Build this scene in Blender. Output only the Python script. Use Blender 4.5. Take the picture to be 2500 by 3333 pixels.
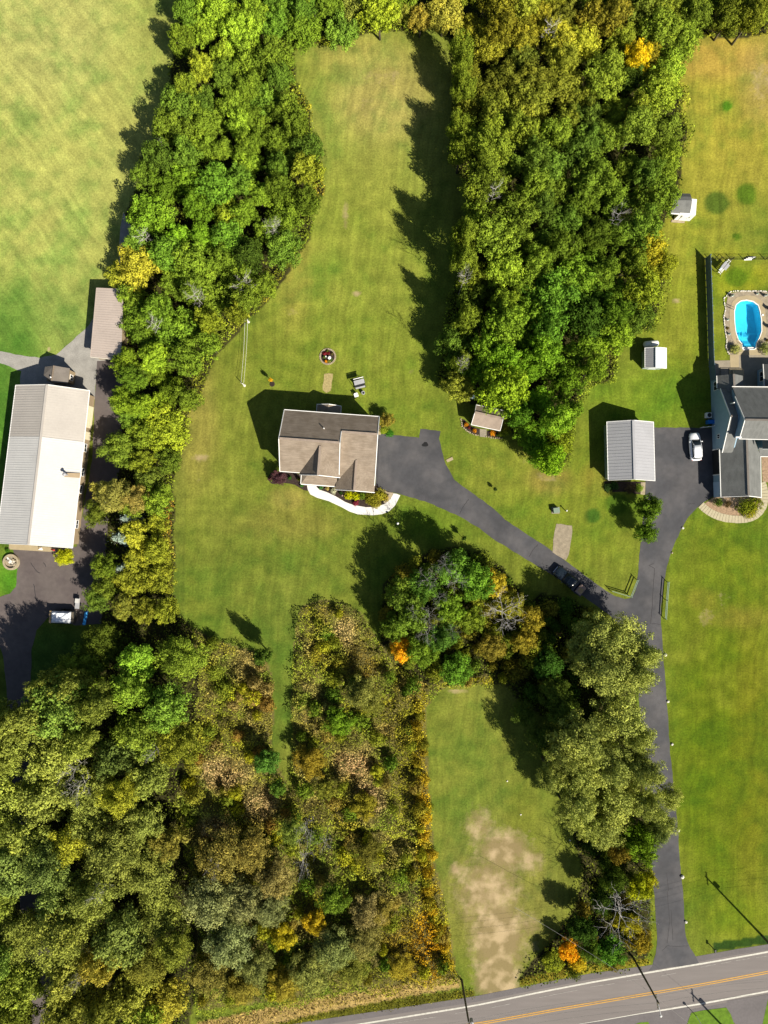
import bpy, bmesh, math, random
import numpy as np
from mathutils import Vector, Matrix
from mathutils.geometry import tessellate_polygon

random.seed(7); RNG = np.random.default_rng(7)
scene = bpy.context.scene
for o in list(bpy.data.objects): bpy.data.objects.remove(o)

# ------------------------------------------------------------------ camera, light, exposure
CAMH, F, CX, CY = 118.0, 2315.0, 1250.0, 1666.5
cam = bpy.data.cameras.new('camera'); cam_o = bpy.data.objects.new('camera', cam)
scene.collection.objects.link(cam_o); scene.camera = cam_o
cam_o.location = (0, 0, CAMH); cam.sensor_fit = 'VERTICAL'; cam.sensor_height = 24
cam.lens = 24 * F / 3333; cam.clip_start = 1; cam.clip_end = 8000
SUN_EL, SDX, SDY = math.radians(42.5), 0.69, -0.724      # direction towards the sun
world = bpy.data.worlds.new('World'); scene.world = world; world.use_nodes = True
wn = world.node_tree; sky = wn.nodes.new('ShaderNodeTexSky'); sky.sky_type = 'NISHITA'; sky.sun_disc = False
sky.sun_elevation = SUN_EL; sky.sun_rotation = math.atan2(SDX, SDY)
wn.links.new(sky.outputs[0], wn.nodes['Background'].inputs[0]); wn.nodes['Background'].inputs[1].default_value = 0.05
sun = bpy.data.lights.new('sun', 'SUN'); sun.energy = 5.0; sun.angle = math.radians(0.53); sun.color = (1, .93, .80)
sun_o = bpy.data.objects.new('sun', sun); scene.collection.objects.link(sun_o)
sun_o.rotation_euler = Vector((SDX * math.cos(SUN_EL), SDY * math.cos(SUN_EL), math.sin(SUN_EL))).to_track_quat('Z', 'Y').to_euler()
sun_o.location = (60, -60, 80)
scene.view_settings.view_transform = 'Standard'; scene.view_settings.look = 'None'
scene.view_settings.gamma = 1; scene.view_settings.use_curve_mapping = False
scene.view_settings.exposure = 0.88
scene.render.engine = 'CYCLES'
KLIT = 1.95         # how much brighter a sunlit flat surface shows than its albedo

# ------------------------------------------------------------------ helpers
def lin(c):
    c = c / 255.0
    return c / 12.92 if c <= .04045 else ((c + .055) / 1.055) ** 2.4
def alb(r, g, b, k=None):
    k = k or KLIT
    return tuple(min(.8, lin(v) / k) for v in (r, g, b))
def W(px, py, h=0.0):
    s = (CAMH - h) / F
    return Vector(((px - CX) * s, (CY - py) * s, h))
def WP(pts, h=0.0): return [W(p[0], p[1], p[2] if len(p) > 2 else h) for p in pts]

def tagit(o, label=None, cat=None, group=None, kind=None):
    if label: o['label'] = label
    if cat: o['category'] = cat
    if group: o['group'] = group
    if kind: o['kind'] = kind
    return o
def thing(name, label, cat, loc=(0, 0, 0), rz=0, group=None):
    o = bpy.data.objects.new(name, None); scene.collection.objects.link(o)
    o.empty_display_size = .5; o.location = loc; o.rotation_euler = (0, 0, rz)
    return tagit(o, label, cat, group)
def link(name, me, parent=None, mat=None):
    o = bpy.data.objects.new(name, me); scene.collection.objects.link(o)
    if parent: o.parent = parent
    if mat and not me.materials: me.materials.append(mat)
    return o

class MB:
    def __init__(s): s.v = []; s.f = []
    def add(s, v, f):
        n = len(s.v); s.v += [tuple(p) for p in v]; s.f += [tuple(i + n for i in q) for q in f]; return s
    def box(s, x0, x1, y0, y1, z0, z1, M=None):
        v = [Vector(p) for p in ((x0,y0,z0),(x1,y0,z0),(x1,y1,z0),(x0,y1,z0),(x0,y0,z1),(x1,y0,z1),(x1,y1,z1),(x0,y1,z1))]
        if M: v = [M @ p for p in v]
        return s.add(v, [(3,2,1,0),(4,5,6,7),(0,1,5,4),(1,2,6,5),(2,3,7,6),(3,0,4,7)])
    def bar(s, a, b, w, hh=None, up=Vector((0,0,1))):
        a = Vector(a); b = Vector(b); hh = hh or w; d = b - a; L = d.length; d.normalize()
        x = d.cross(up); x = x.normalized() if x.length > 1e-4 else Vector((1,0,0)); u = x.cross(d)
        v = [a + x*i*w/2 + u*j*hh/2 + d*k for k in (0, L) for i, j in ((-1,-1),(1,-1),(1,1),(-1,1))]
        return s.add(v, [(3,2,1,0),(4,5,6,7),(0,1,5,4),(1,2,6,5),(2,3,7,6),(3,0,4,7)])
    def tube(s, pts, rad, n=8, cap=True):
        pts = [Vector(p) for p in pts]; rad = rad if hasattr(rad, '__len__') else [rad]*len(pts)
        v = []
        for i, p in enumerate(pts):
            d = (pts[min(i+1, len(pts)-1)] - pts[max(i-1, 0)]).normalized()
            x = d.orthogonal().normalized() if abs(d.z) > .9 else d.cross(Vector((0,0,1))).normalized(); y = d.cross(x)
            v += [p + (x*math.cos(t) + y*math.sin(t))*rad[i] for t in [2*math.pi*k/n for k in range(n)]]
        f = [(i*n+k, i*n+(k+1) % n, (i+1)*n+(k+1) % n, (i+1)*n+k) for i in range(len(pts)-1) for k in range(n)]
        if cap: f += [tuple(range(n))[::-1], tuple((len(pts)-1)*n + k for k in range(n))]
        return s.add(v, f)
    def lathe(s, prof, c=(0,0,0), n=20):
        c = Vector(c); v = [c + Vector((r*math.cos(2*math.pi*k/n), r*math.sin(2*math.pi*k/n), z)) for r, z in prof for k in range(n)]
        f = [(i*n+k, i*n+(k+1) % n, (i+1)*n+(k+1) % n, (i+1)*n+k) for i in range(len(prof)-1) for k in range(n)]
        return s.add(v, f)
    def ball(s, c, r, sz=1, n=10, m=6, M=None):
        prof = [(max(1e-3, r*math.sin(math.pi*i/m)), -r*sz*math.cos(math.pi*i/m)) for i in range(m+1)]
        return s.lathe(prof, c, n)
    def prism(s, pts, th):           # polygon (3D points) thickened downwards by th
        pts = [Vector(p) for p in pts]; n = len(pts)
        if sum(pts[i].x*pts[(i+1)%n].y - pts[(i+1)%n].x*pts[i].y for i in range(n)) < 0: pts = pts[::-1]
        tri = tessellate_polygon([pts]); v = pts + [p - Vector((0,0,th)) for p in pts]; f = []
        for t in tri:
            a, b, c = (pts[i] for i in t)
            if (b-a).cross(c-a).z < 0: t = (t[2], t[1], t[0])
            f.append(tuple(t)); f.append((t[2]+n, t[1]+n, t[0]+n))
        f += [(i, i+n, (i+1)%n+n, (i+1)%n) for i in range(n)]
        return s.add(v, f)
    def extrude(s, prof, d):         # planar loop of 3D points pushed by vector d
        prof = [Vector(p) for p in prof]; n = len(prof); d = Vector(d)
        return s.add(prof + [p + d for p in prof], [tuple(range(n))[::-1], tuple(range(n, 2*n))] + [(i, (i+1)%n, (i+1)%n+n, i+n) for i in range(n)])
    def build(s, name, mat, parent=None, smooth=False, M=None, fix=True):
        me = bpy.data.meshes.new(name)
        v = s.v if M is None else [tuple(M @ Vector(p)) for p in s.v]
        me.from_pydata(v, [], s.f)
        if fix:
            bm = bmesh.new(); bm.from_mesh(me); bmesh.ops.recalc_face_normals(bm, faces=bm.faces); bm.to_mesh(me); bm.free()
        if smooth: me.polygons.foreach_set('use_smooth', [True]*len(me.polygons))
        me.update()
        return link(name, me, parent, mat)

def bevel(o, w=.03, seg=2):
    m = o.modifiers.new('bevel', 'BEVEL'); m.width = w; m.segments = seg; m.limit_method = 'ANGLE'; return o

# ------------------------------------------------------------------ materials
def mat(name, col, rough=.85, var=.12, scale=1.5, bump=0, bscale=30, metal=0, spec=.3, col2=None, mixscale=None, attr=None, streak=None):
    m = bpy.data.materials.new(name); m.use_nodes = True; t = m.node_tree; N = t.nodes; L = t.links
    b = N['Principled BSDF']; b.inputs['Roughness'].default_value = rough; b.inputs['Metallic'].default_value = metal
    b.inputs['Specular IOR Level'].default_value = spec
    tc = N.new('ShaderNodeTexCoord')
    base = N.new('ShaderNodeRGB'); base.outputs[0].default_value = (*col, 1); out = base.outputs[0]
    if attr:
        a = N.new('ShaderNodeAttribute'); a.attribute_name = attr; out = a.outputs['Color']
    if col2:
        n2 = N.new('ShaderNodeTexNoise'); n2.inputs['Scale'].default_value = mixscale or scale; n2.inputs['Detail'].default_value = 8
        L.new(tc.outputs['Object'], n2.inputs['Vector'])
        r = N.new('ShaderNodeValToRGB'); r.color_ramp.elements[0].position = .42; r.color_ramp.elements[1].position = .62
        L.new(n2.outputs[0], r.inputs[0]); mx = N.new('ShaderNodeMixRGB'); L.new(r.outputs[0], mx.inputs[0]); L.new(out, mx.inputs[1])
        mx.inputs[2].default_value = (*col2, 1); out = mx.outputs[0]
    if var:
        for sc, am in ((scale, var), (scale*9, var*.8)):
            n = N.new('ShaderNodeTexNoise'); n.inputs['Scale'].default_value = sc; n.inputs['Detail'].default_value = 6
            if streak:
                mp = N.new('ShaderNodeMapping'); mp.inputs['Scale'].default_value = streak; L.new(tc.outputs['Object'], mp.inputs[0]); L.new(mp.outputs[0], n.inputs['Vector'])
            else: L.new(tc.outputs['Object'], n.inputs['Vector'])
            mr = N.new('ShaderNodeMapRange'); mr.inputs[1].default_value = .3; mr.inputs[2].default_value = .7
            mr.inputs[3].default_value = 1-am; mr.inputs[4].default_value = 1+am; L.new(n.outputs[0], mr.inputs[0])
            mu = N.new('ShaderNodeVectorMath'); mu.operation = 'SCALE'; L.new(out, mu.inputs[0]); L.new(mr.outputs[0], mu.inputs['Scale']); out = mu.outputs[0]
    L.new(out, b.inputs['Base Color'])
    if bump:
        n = N.new('ShaderNodeTexNoise'); n.inputs['Scale'].default_value = bscale; n.inputs['Detail'].default_value = 4; L.new(tc.outputs['Object'], n.inputs['Vector'])
        bp = N.new('ShaderNodeBump'); bp.inputs['Strength'].default_value = bump; bp.inputs['Distance'].default_value = .05
        L.new(n.outputs[0], bp.inputs['Height']); L.new(bp.outputs[0], b.inputs['Normal'])
    return m

M = {}
M['asphalt'] = mat('asphalt_driveway', alb(88, 88, 92), .9, .15, .12, .3, 25, col2=alb(104, 102, 104), mixscale=.25)
M['asphalt_brown'] = mat('asphalt_brown', alb(122, 112, 108), .9, .12, .15, .3, 25, col2=alb(108, 98, 96), mixscale=.3)
M['road'] = mat('road_asphalt', alb(146, 138, 134), .9, .07, .1, .2, 30, streak=(.25, 2.2, 1))
M['shoulder'] = mat('road_shoulder', alb(126, 120, 120), .9, .10, .3, .3, 25)
M['paint_white'] = mat('paint_white', alb(232, 228, 215), .7, .16, 2)
M['paint_faded'] = mat('paint_faded', alb(172, 166, 160), .8, .25, 1.5)
M['paint_yellow'] = mat('paint_yellow', alb(226, 170, 62), .7, .14, 2)
M['crack'] = mat('crack_seal', alb(66, 63, 66), .8, .1, 2)
M['gravel'] = mat('gravel', alb(182, 178, 170), .95, .16, .7, .6, 9)
M['gravel_pad'] = mat('gravel_pad', alb(178, 164, 140), .95, .2, 1.6, .6, 9)
M['concrete_white'] = mat('concrete_white', (.58, .56, .53), .8, .04, .8)
M['concrete_tan'] = mat('concrete_tan', alb(200, 182, 145), .85, .08, 1)
M['concrete_grey'] = mat('concrete_grey', alb(176, 165, 145), .85, .1, 1)
M['mulch'] = mat('mulch', alb(70, 56, 50), 1, .35, 3, .6, 20)
M['shingle_tan'] = mat('shingle_tan', alb(170, 154, 136), .95, .17, 1.2, .4, 14, col2=alb(156, 140, 122), mixscale=.8, streak=(.7, 5, 5))
M['shingle_tan_light'] = mat('shingle_tan_pale', alb(182, 164, 148), .95, .13, 1.2, .5, 14)
M['shingle_grey'] = mat('shingle_grey', alb(134, 135, 132), .95, .16, .8, .4, 14, streak=(2.2, 1, 1))
M['shingle_dark'] = mat('shingle_brown_grey', alb(140, 132, 124), .95, .12, 1, .5, 14)
M['metal_tan'] = mat('metal_tan', alb(216, 208, 198), .5, .05, .4, metal=0, spec=.4)
M['metal_white'] = mat('metal_white', (.45, .44, .42), .5, .04, .4, spec=.4)
M['metal_grey'] = mat('metal_grey', alb(196, 196, 200), .45, .05, .4, spec=.4)
M['metal_pale'] = mat('metal_pale', (.55, .58, .62), .45, .04, .4, spec=.4)
M['metal_rose'] = mat('metal_rose', alb(216, 200, 188), .5, .05, .4, spec=.4)
M['trim_white'] = mat('trim_white', (.72, .71, .68), .6, .03)
M['siding_cream'] = mat('siding_cream', (.55, .5, .42), .7, .06)
M['siding_tan'] = mat('siding_tan', alb(190, 168, 135), .7, .06)
M['siding_blue'] = mat('siding_blue', (.22, .33, .42), .7, .06)
M['siding_green'] = mat('siding_sage', (.28, .34, .32), .7, .06)
M['door_cream'] = mat('door_cream', (.62, .55, .38), .6, .04)
M['door_blue'] = mat('door_pale_blue', (.36, .48, .62), .6, .04)
M['glass'] = mat('glass_dark', (.012, .018, .024), .12, 0, spec=.25)
M['dark'] = mat('interior_shade_black', (.012, .014, .016), .8, .1)
M['stone'] = mat('stone', alb(196, 180, 150), .9, .2, 2, .4, 8)
M['stone_white'] = mat('stone_white', (.6, .57, .5), .9, .15, 4)
M['stone_slab'] = mat('stone_slab', alb(214, 202, 168), .85, .08, 1.5)
M['wood_pole'] = mat('pole_wood', alb(120, 112, 88), .9, .2, 3)
M['wood_pale'] = mat('wood_pale', alb(205, 175, 130), .8, .15, 3)
M['galv'] = mat('galvanised', alb(150, 172, 150), .45, .05, metal=.3)
M['black'] = mat('black_plastic', (.015, .016, .018), .6, .1)
M['rubber'] = mat('rubber', (.02, .02, .02), .9, .1)
M['car_white'] = mat('car_paint_white', (.75, .76, .78), .25, .01, spec=.6)
M['car_black'] = mat('car_paint_black', (.010, .016, .022), .2, .02, spec=.6)
M['chrome'] = mat('chrome', (.6, .6, .62), .25, .02, metal=.9)
M['red'] = mat('red_paint', (.5, .03, .03), .5, .05)
M['lamp_red'] = mat('lamp_red', (.35, .01, .01), .3, 0)
M['blue'] = mat('blue_plastic', (.01, .12, .42), .4, .05)
M['fence'] = mat('fence_board', (.10, .15, .19), .7, .1)
M['pool_wall'] = mat('pool_liner', (.30, .66, .80), .6, .05, 2)
M['tarp'] = mat('tarp_silver', (.62, .64, .68), .4, .25, 2, .3, 2)
M['tarp_blue'] = mat('tarp_blue', (.03, .25, .55), .5, .25, 2)
M['fabric_grey'] = mat('fabric_grey', (.3, .3, .31), .9, .08)
M['wire'] = mat('wire', (.25, .24, .22), .6, .02)
M['bark'] = mat('bark', (.09, .075, .055), .95, .3, 4, .5, 12)
M['bark_dead'] = mat('bark_dead', (.46, .43, .40), .9, .25, 4)
M['box_green'] = mat('utility_green', alb(150, 172, 150), .6, .05)
M['cargo'] = mat('cargo_board', alb(200, 170, 155), .8, .2, 3)
M['straw'] = mat('straw', alb(196, 178, 122), 1, .25, 4, .5, 15)

def leaf_mat(name, attr=False, trans=.13):
    m = bpy.data.materials.new(name); m.use_nodes = True; t = m.node_tree; N = t.nodes; L = t.links; N.remove(N['Principled BSDF'])
    out = N['Material Output']
    a = N.new('ShaderNodeAttribute'); a.attribute_name = 'Col'
    if attr: c = a.outputs['Color']
    else:
        oi = N.new('ShaderNodeObjectInfo'); sep = N.new('ShaderNodeSeparateColor'); L.new(a.outputs['Color'], sep.inputs[0])
        mr = N.new('ShaderNodeMapRange'); mr.inputs[3].default_value = .62; mr.inputs[4].default_value = 1.42; L.new(sep.outputs[0], mr.inputs[0])
        mu = N.new('ShaderNodeVectorMath'); mu.operation = 'SCALE'; L.new(oi.outputs['Color'], mu.inputs[0]); L.new(mr.outputs[0], mu.inputs['Scale'])
        warm = N.new('ShaderNodeMixRGB'); warm.blend_type = 'MULTIPLY'; warm.inputs[2].default_value = (1.35, 1.12, .8, 1)
        m2 = N.new('ShaderNodeMath'); m2.operation = 'MULTIPLY'; m2.inputs[1].default_value = .5; L.new(sep.outputs[1], m2.inputs[0])
        L.new(m2.outputs[0], warm.inputs[0]); L.new(mu.outputs[0], warm.inputs[1]); c = warm.outputs[0]
    d = N.new('ShaderNodeBsdfDiffuse'); tr = N.new('ShaderNodeBsdfTranslucent'); L.new(c, d.inputs[0]); L.new(c, tr.inputs[0])
    mx = N.new('ShaderNodeMixShader'); mx.inputs[0].default_value = trans; L.new(d.outputs[0], mx.inputs[1]); L.new(tr.outputs[0], mx.inputs[2])
    L.new(mx.outputs[0], out.inputs[0]); return m
M['leaf'] = leaf_mat('leaves'); M['leaf_mass'] = leaf_mat('leaf_mass', True)

# water: tinted clear surface with a fresnel gloss
wm = bpy.data.materials.new('pool_water'); wm.use_nodes = True; t = wm.node_tree; N = t.nodes; L = t.links; N.remove(N['Principled BSDF'])
tr = N.new('ShaderNodeBsdfTransparent'); tr.inputs[0].default_value = (.34, .86, .97, 1); gl = N.new('ShaderNodeBsdfGlossy'); gl.inputs['Roughness'].default_value = .05
fr = N.new('ShaderNodeFresnel'); fr.inputs[0].default_value = 1.33; mx = N.new('ShaderNodeMixShader')
nz = N.new('ShaderNodeTexNoise'); nz.inputs['Scale'].default_value = 60; bp = N.new('ShaderNodeBump'); bp.inputs['Strength'].default_value = .15
L.new(nz.outputs[0], bp.inputs['Height']); L.new(bp.outputs[0], gl.inputs['Normal'])
L.new(fr.outputs[0], mx.inputs[0]); L.new(tr.outputs[0], mx.inputs[1]); L.new(gl.outputs[0], mx.inputs[2]); L.new(mx.outputs[0], N['Material Output'].inputs[0])
M['water'] = wm

# ------------------------------------------------------------------ numeric fields
def vnoise(x, y, s, seed):
    g = np.random.default_rng(seed).random((256, 256)); x = x / s + 1000; y = y / s + 1000
    xi = np.floor(x).astype(int); yi = np.floor(y).astype(int); fx = x - xi; fy = y - yi
    fx = fx*fx*(3-2*fx); fy = fy*fy*(3-2*fy); a = lambda i, j: g[(xi+i) % 256, (yi+j) % 256]
    return (a(0,0)*(1-fx)+a(1,0)*fx)*(1-fy) + (a(0,1)*(1-fx)+a(1,1)*fx)*fy
def fbm(x, y, s, seed, o=4):
    r = 0; a = .5; tot = 0
    for i in range(o): r = r + a*vnoise(x, y, s/2**i, seed+i); tot += a; a *= .55
    return r / tot
def inpoly(x, y, poly):
    x = np.asarray(x, float); y = np.asarray(y, float); r = np.zeros(x.shape, bool); n = len(poly)
    for i in range(n):
        x1, y1 = poly[i][:2]; x2, y2 = poly[(i+1) % n][:2]
        if y1 == y2: continue
        c = ((y1 > y) != (y2 > y)) & (x < (x2-x1)*(y-y1)/(y2-y1)+x1); r ^= c
    return r
def blobs(x, y, base, bl):
    c = np.empty(x.shape + (3,)); c[...] = base
    for px, py, rx, ry, col, w in bl:
        d = ((x-px)/rx)**2 + ((y-py)/ry)**2; k = (w*np.exp(-d*d))[..., None]; c = c*(1-k) + np.array(col, float)*k
    return c
def srgb2alb(c, k=None):
    c = np.clip(c, 0, 255)/255.0; l = np.where(c <= .04045, c/12.92, ((c+.055)/1.055)**2.4); return l/(k or KLIT)

# ------------------------------------------------------------------ outlines in the survey plan (photo pixels)
LW = [(586,-70),(586,0),(575,98),(564,179),(548,304),(531,380),(510,461),(461,515),(450,597),(407,700),(401,846),(363,890),(374,985),(401,1067),(400,1150),(380,1175),(396,1230),(358,1273),(353,1365),(369,1420),(347,1512),(293,1599),(282,1653),(318,1758),(320,1878),(271,1937),(325,2024),
      (629,2046),(580,1997),(564,1921),(570,1813),(564,1718),(575,1653),(559,1582),(583,1501),(608,1420),(613,1349),(651,1284),(678,1219),(705,1154),(760,1105),(814,1034),(868,986),(941,890),(968,830),(1006,787),(1022,694),(1055,624),(1049,532),(1017,445),(1006,353),(963,260),(957,168),(1028,141),(1082,152),(1125,146),(1174,114),(1261,100),(1315,100),(1370,114),(1400,60),(1400,-70)]
CW = [(1400,-70),(1400,60),(1440,110),(1484,136),(1478,217),(1473,325),(1462,515),(1500,570),(1532,689),(1500,760),(1505,877),(1473,958),(1451,1067),(1440,1175),(1424,1224),(1440,1257),(1483,1300),(1505,1305),(1543,1318),(1614,1340),(1650,1350),(1662,1400),(1701,1447),(1717,1485),(1763,1528),(1817,1539),(1855,1479),(1860,1392),(1882,1338),(1904,1257),(1991,1240),(2012,1154),(2050,1089),(2126,1067),(2148,986),(2170,877),(2164,846),(2142,760),(2175,700),(2213,635),(2218,515),(2240,423),(2213,369),(2229,304),(2197,260),(2218,184),(2262,130),(2305,119),(2414,125),(2560,98),(2560,-70)]
BL = [(-70,2420),(0,2409),(27,2274),(136,2247),(233,2138),(331,2062),(325,2024),(629,2046),(650,2200),(640,2400),(600,2500),(570,2600),(600,2720),(640,2900),(640,3230),(600,3400),(-70,3400)]
SC1 = [(980,1975),(1040,1955),(1100,1958),(1180,2000),(1240,2100),(1300,2170),(1400,2230),(1500,2210),(1590,2190),(1600,2225),(1440,2240),(1388,2300),(1392,2500),(1402,2620),(1412,2800),(1440,2900),(1460,3000),(1480,3130),(1488,3180),(1300,3205),(1100,3235),(980,3250),(640,3290),(640,2900),(940,2620),(960,2430),(950,2300),(955,2150),(962,2050)]
SC2 = [(629,2046),(684,2073),(740,2095),(800,2112),(862,2130),(886,2200),(890,2350),(880,2440),(900,2480),(935,2560),(950,2640),(900,2760),(640,2900),(590,2720),(570,2600),(600,2500),(640,2400),(650,2200)]
GR = [(1250,1900),(1300,1850),(1400,1790),(1480,1780),(1560,1800),(1640,1850),(1700,1930),(1760,2000),(1800,2080),(1780,2200),(1600,2230),(1500,2210),(1400,2230),(1300,2170),(1240,2100),(1240,1990)]
SH = [(1640,2225),(1690,2000),(1760,1930),(1860,1950),(1960,2010),(1900,2080),(1870,2300),(1760,2330),(1680,2270)]
RT = [(1900,2560),(1860,2700),(1900,2850),(1870,2960),(1800,3060),(1730,3130),(1685,3190),(1700,3210),(1920,3165),(2080,3140),(2115,3100),(2122,2900),(2112,2760),(2100,2600),(2070,2250),(2040,2150),(1900,2060),(1840,2300)]

DRIVE = [(1224,1412),(1272,1415),(1364,1425),(1369,1396),(1434,1404),(1429,1428),(1437,1463),(1451,1512),(1478,1561),(1532,1601),(1600,1650),(1643,1691),(1700,1729),(1795,1792),(1839,1824),(1947,1905),(2001,1940),(2034,1950),(2056,1946),(2069,1921),(2077,1867),(2084,1777),(2100,1609),(2101,1568),(2101,1392),(2256,1392),(2322,1393),(2326,1612),(2276,1646),(2240,1683),(2213,1731),(2189,1786),(2170,1845),(2161,1894),(2151,1975),(2151,2030),(2159,2138),(2170,2274),(2180,2437),(2191,2545),(2205,2677),(2216,2840),(2224,2921),(2232,3046),(2246,3084),(2265,3114),(2275,3135),(2110,3160),(2123,3144),(2134,3106),(2139,3057),(2134,2975),(2126,2867),(2122,2824),(2112,2700),(2096,2540),(2088,2400),(2077,2247),(2072,2180),(2060,2090),(1985,2003),(1947,1975),(1817,1883),(1708,1818),(1600,1750),(1560,1718),(1494,1680),(1397,1637),(1305,1609),(1267,1601),(1223,1585)]
LDRIVE = [(316,1175),(400,1170),(395,1500),(350,1700),(340,1900),(330,2030),(245,2036),(163,2003),(119,2051),(103,2111),(100,2250),(130,2600),(170,3000),(215,3450),(120,3450),(70,3000),(30,2600),(22,2252),(11,2138),(-20,2050),(-90,2000),(-90,1950),(0,1943),(33,1932),(52,1910),(57,1851),(50,1830),(40,1780),(250,1780),(300,1500),(309,1290)]
GRAVEL = [(-90,1130),(0,1143),(49,1154),(130,1165),(184,1154),(228,1116),(282,1067),(300,1040),(388,1040),(400,1165),(316,1178),(309,1300),(60,1300),(70,1208),(0,1182),(-90,1175)]
POOL = [(2429.8,978),(2450.6,982.5),(2467,995),(2473,1015),(2477,1042),(2478,1078),(2470.5,1100),(2461.5,1114.5),(2459,1136),(2416,1138),(2416,1120),(2403.6,1105.5),(2395.5,1080),(2392,1051),(2391,1015),(2396,993),(2411,981)]
STONEBED = [(2435,946),(2488.6,948),(2512,960),(2520,1000),(2522,1050),(2520,1090),(2522,1120),(2520,1150),(2470,1156),(2405,1156),(2373,1156),(2363,1132),(2364.7,1105),(2359,1069),(2355.7,1033),(2360,1006),(2371,955)]

# ------------------------------------------------------------------ ground
tan_c = (196, 172, 118)
GB = [(150,350,520,900,(184,198,102),1),(120,60,260,300,(192,200,118),.5),(190,1080,330,150,(140,170,78),.9),(40,1350,120,400,(96,148,50),1),(60,1880,120,80,(98,160,40),1),
 (150,2180,160,160,(70,110,40),.8),  # grass below the trailer: deep tree shade put into the ground colour
 (1230,420,330,400,(150,164,74),1),(1250,320,170,150,(182,172,104),.6),(1170,180,170,70,(176,172,92),.6),(1150,850,370,330,(138,158,60),.9),(960,900,60,200,(168,164,76),.6),
 (1150,1230,330,200,(126,148,50),.8),(720,1500,200,420,(124,142,52),.9),(640,1350,70,250,(160,152,80),.55),(850,1850,330,260,(116,135,50),.9),(920,2200,90,330,(108,130,48),.9),(950,1700,190,60,(142,138,66),.5),(940,1620,70,40,(176,160,92),.5),
 (2390,330,280,420,(164,164,62),1),(2330,190,220,70,(196,166,84),.6),(2480,270,80,150,(176,160,96),.5),(2200,800,180,300,(152,160,54),.8),(2250,1080,180,220,(134,152,46),.8),(2120,1300,240,120,(116,148,40),.8),
 (2400,900,120,80,(160,166,40),.8),(2400,850,120,30,(170,164,66),.4),(1900,1620,280,260,(128,148,46),.8),(1960,1560,70,60,(164,146,66),.5),(1640,1520,150,90,(138,150,56),.6),(1790,1560,70,60,(160,140,76),.6),(1400,1700,120,60,(98,134,34),.7),
 (2370,2000,220,420,(110,132,30),.9),(2340,2550,180,480,(100,124,20),.9),(2450,2500,70,500,(122,126,28),.6),(2400,2010,120,40,(150,140,60),.5),(2420,3000,120,80,(124,146,28),.6),(2290,1950,60,40,(150,140,58),.4),
 (1590,2450,260,330,(124,140,54),1),(1620,2900,230,250,(132,138,66),.9),(1600,2250,170,50,(140,150,64),.6),(1700,2700,60,150,(112,128,40),.6),(2080,3050,60,120,(136,142,34),.7),
 (2340,1045,12,14,(120,140,50),.2),(2365,345,17,17,(96,140,30),.8),(2333,660,36,34,(92,112,36),.75),(2430,630,34,32,(100,134,30),.7),(2400,770,14,10,(84,120,26),.6),(2395,900,36,22,(104,134,24),.7),(2010,1640,60,34,(86,120,28),.6),(1930,1680,26,22,(70,110,34),.7),
 (1063,860,70,50,(110,150,50),.3)]
DIRT = [(1640,2770,110,90,1.0),(1560,2690,70,90,.75),(1720,2800,70,60,.8),(1590,2900,140,150,.9),(1620,3050,110,170,1.1),(1620,3180,85,100,1.3),(1530,2960,50,120,.7),(1500,2840,60,50,.7),(1480,2830,25,25,.9),(1720,3010,60,60,.75),(1740,3080,50,40,.5),
 (1125,700,14,60,.75),(1160,955,22,14,.8),(1240,250,140,50,.5),(1190,350,90,60,.45),(2480,270,60,110,.6),(2200,980,20,14,.8),(2300,2010,40,50,.6),(950,1010,60,40,.45),(650,1490,40,16,.8),(640,1560,60,90,.35),(630,1350,40,120,.4),
 (1700,1500,40,60,.4),(1340,2265,30,12,.8),(1490,2250,50,12,.7),(160,1137,9,6,1.2),(1340,1210,16,16,.6),(2465,3090,40,4,.5),(1780,1550,60,30,.6),(980,2000,60,60,.25),(985,1520,10,10,.3),(2325,3075,30,8,.5),(850,1700,110,20,.3),(200,1000,200,200,.2),(150,200,250,200,.28),(2350,1950,60,60,.4)]
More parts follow.
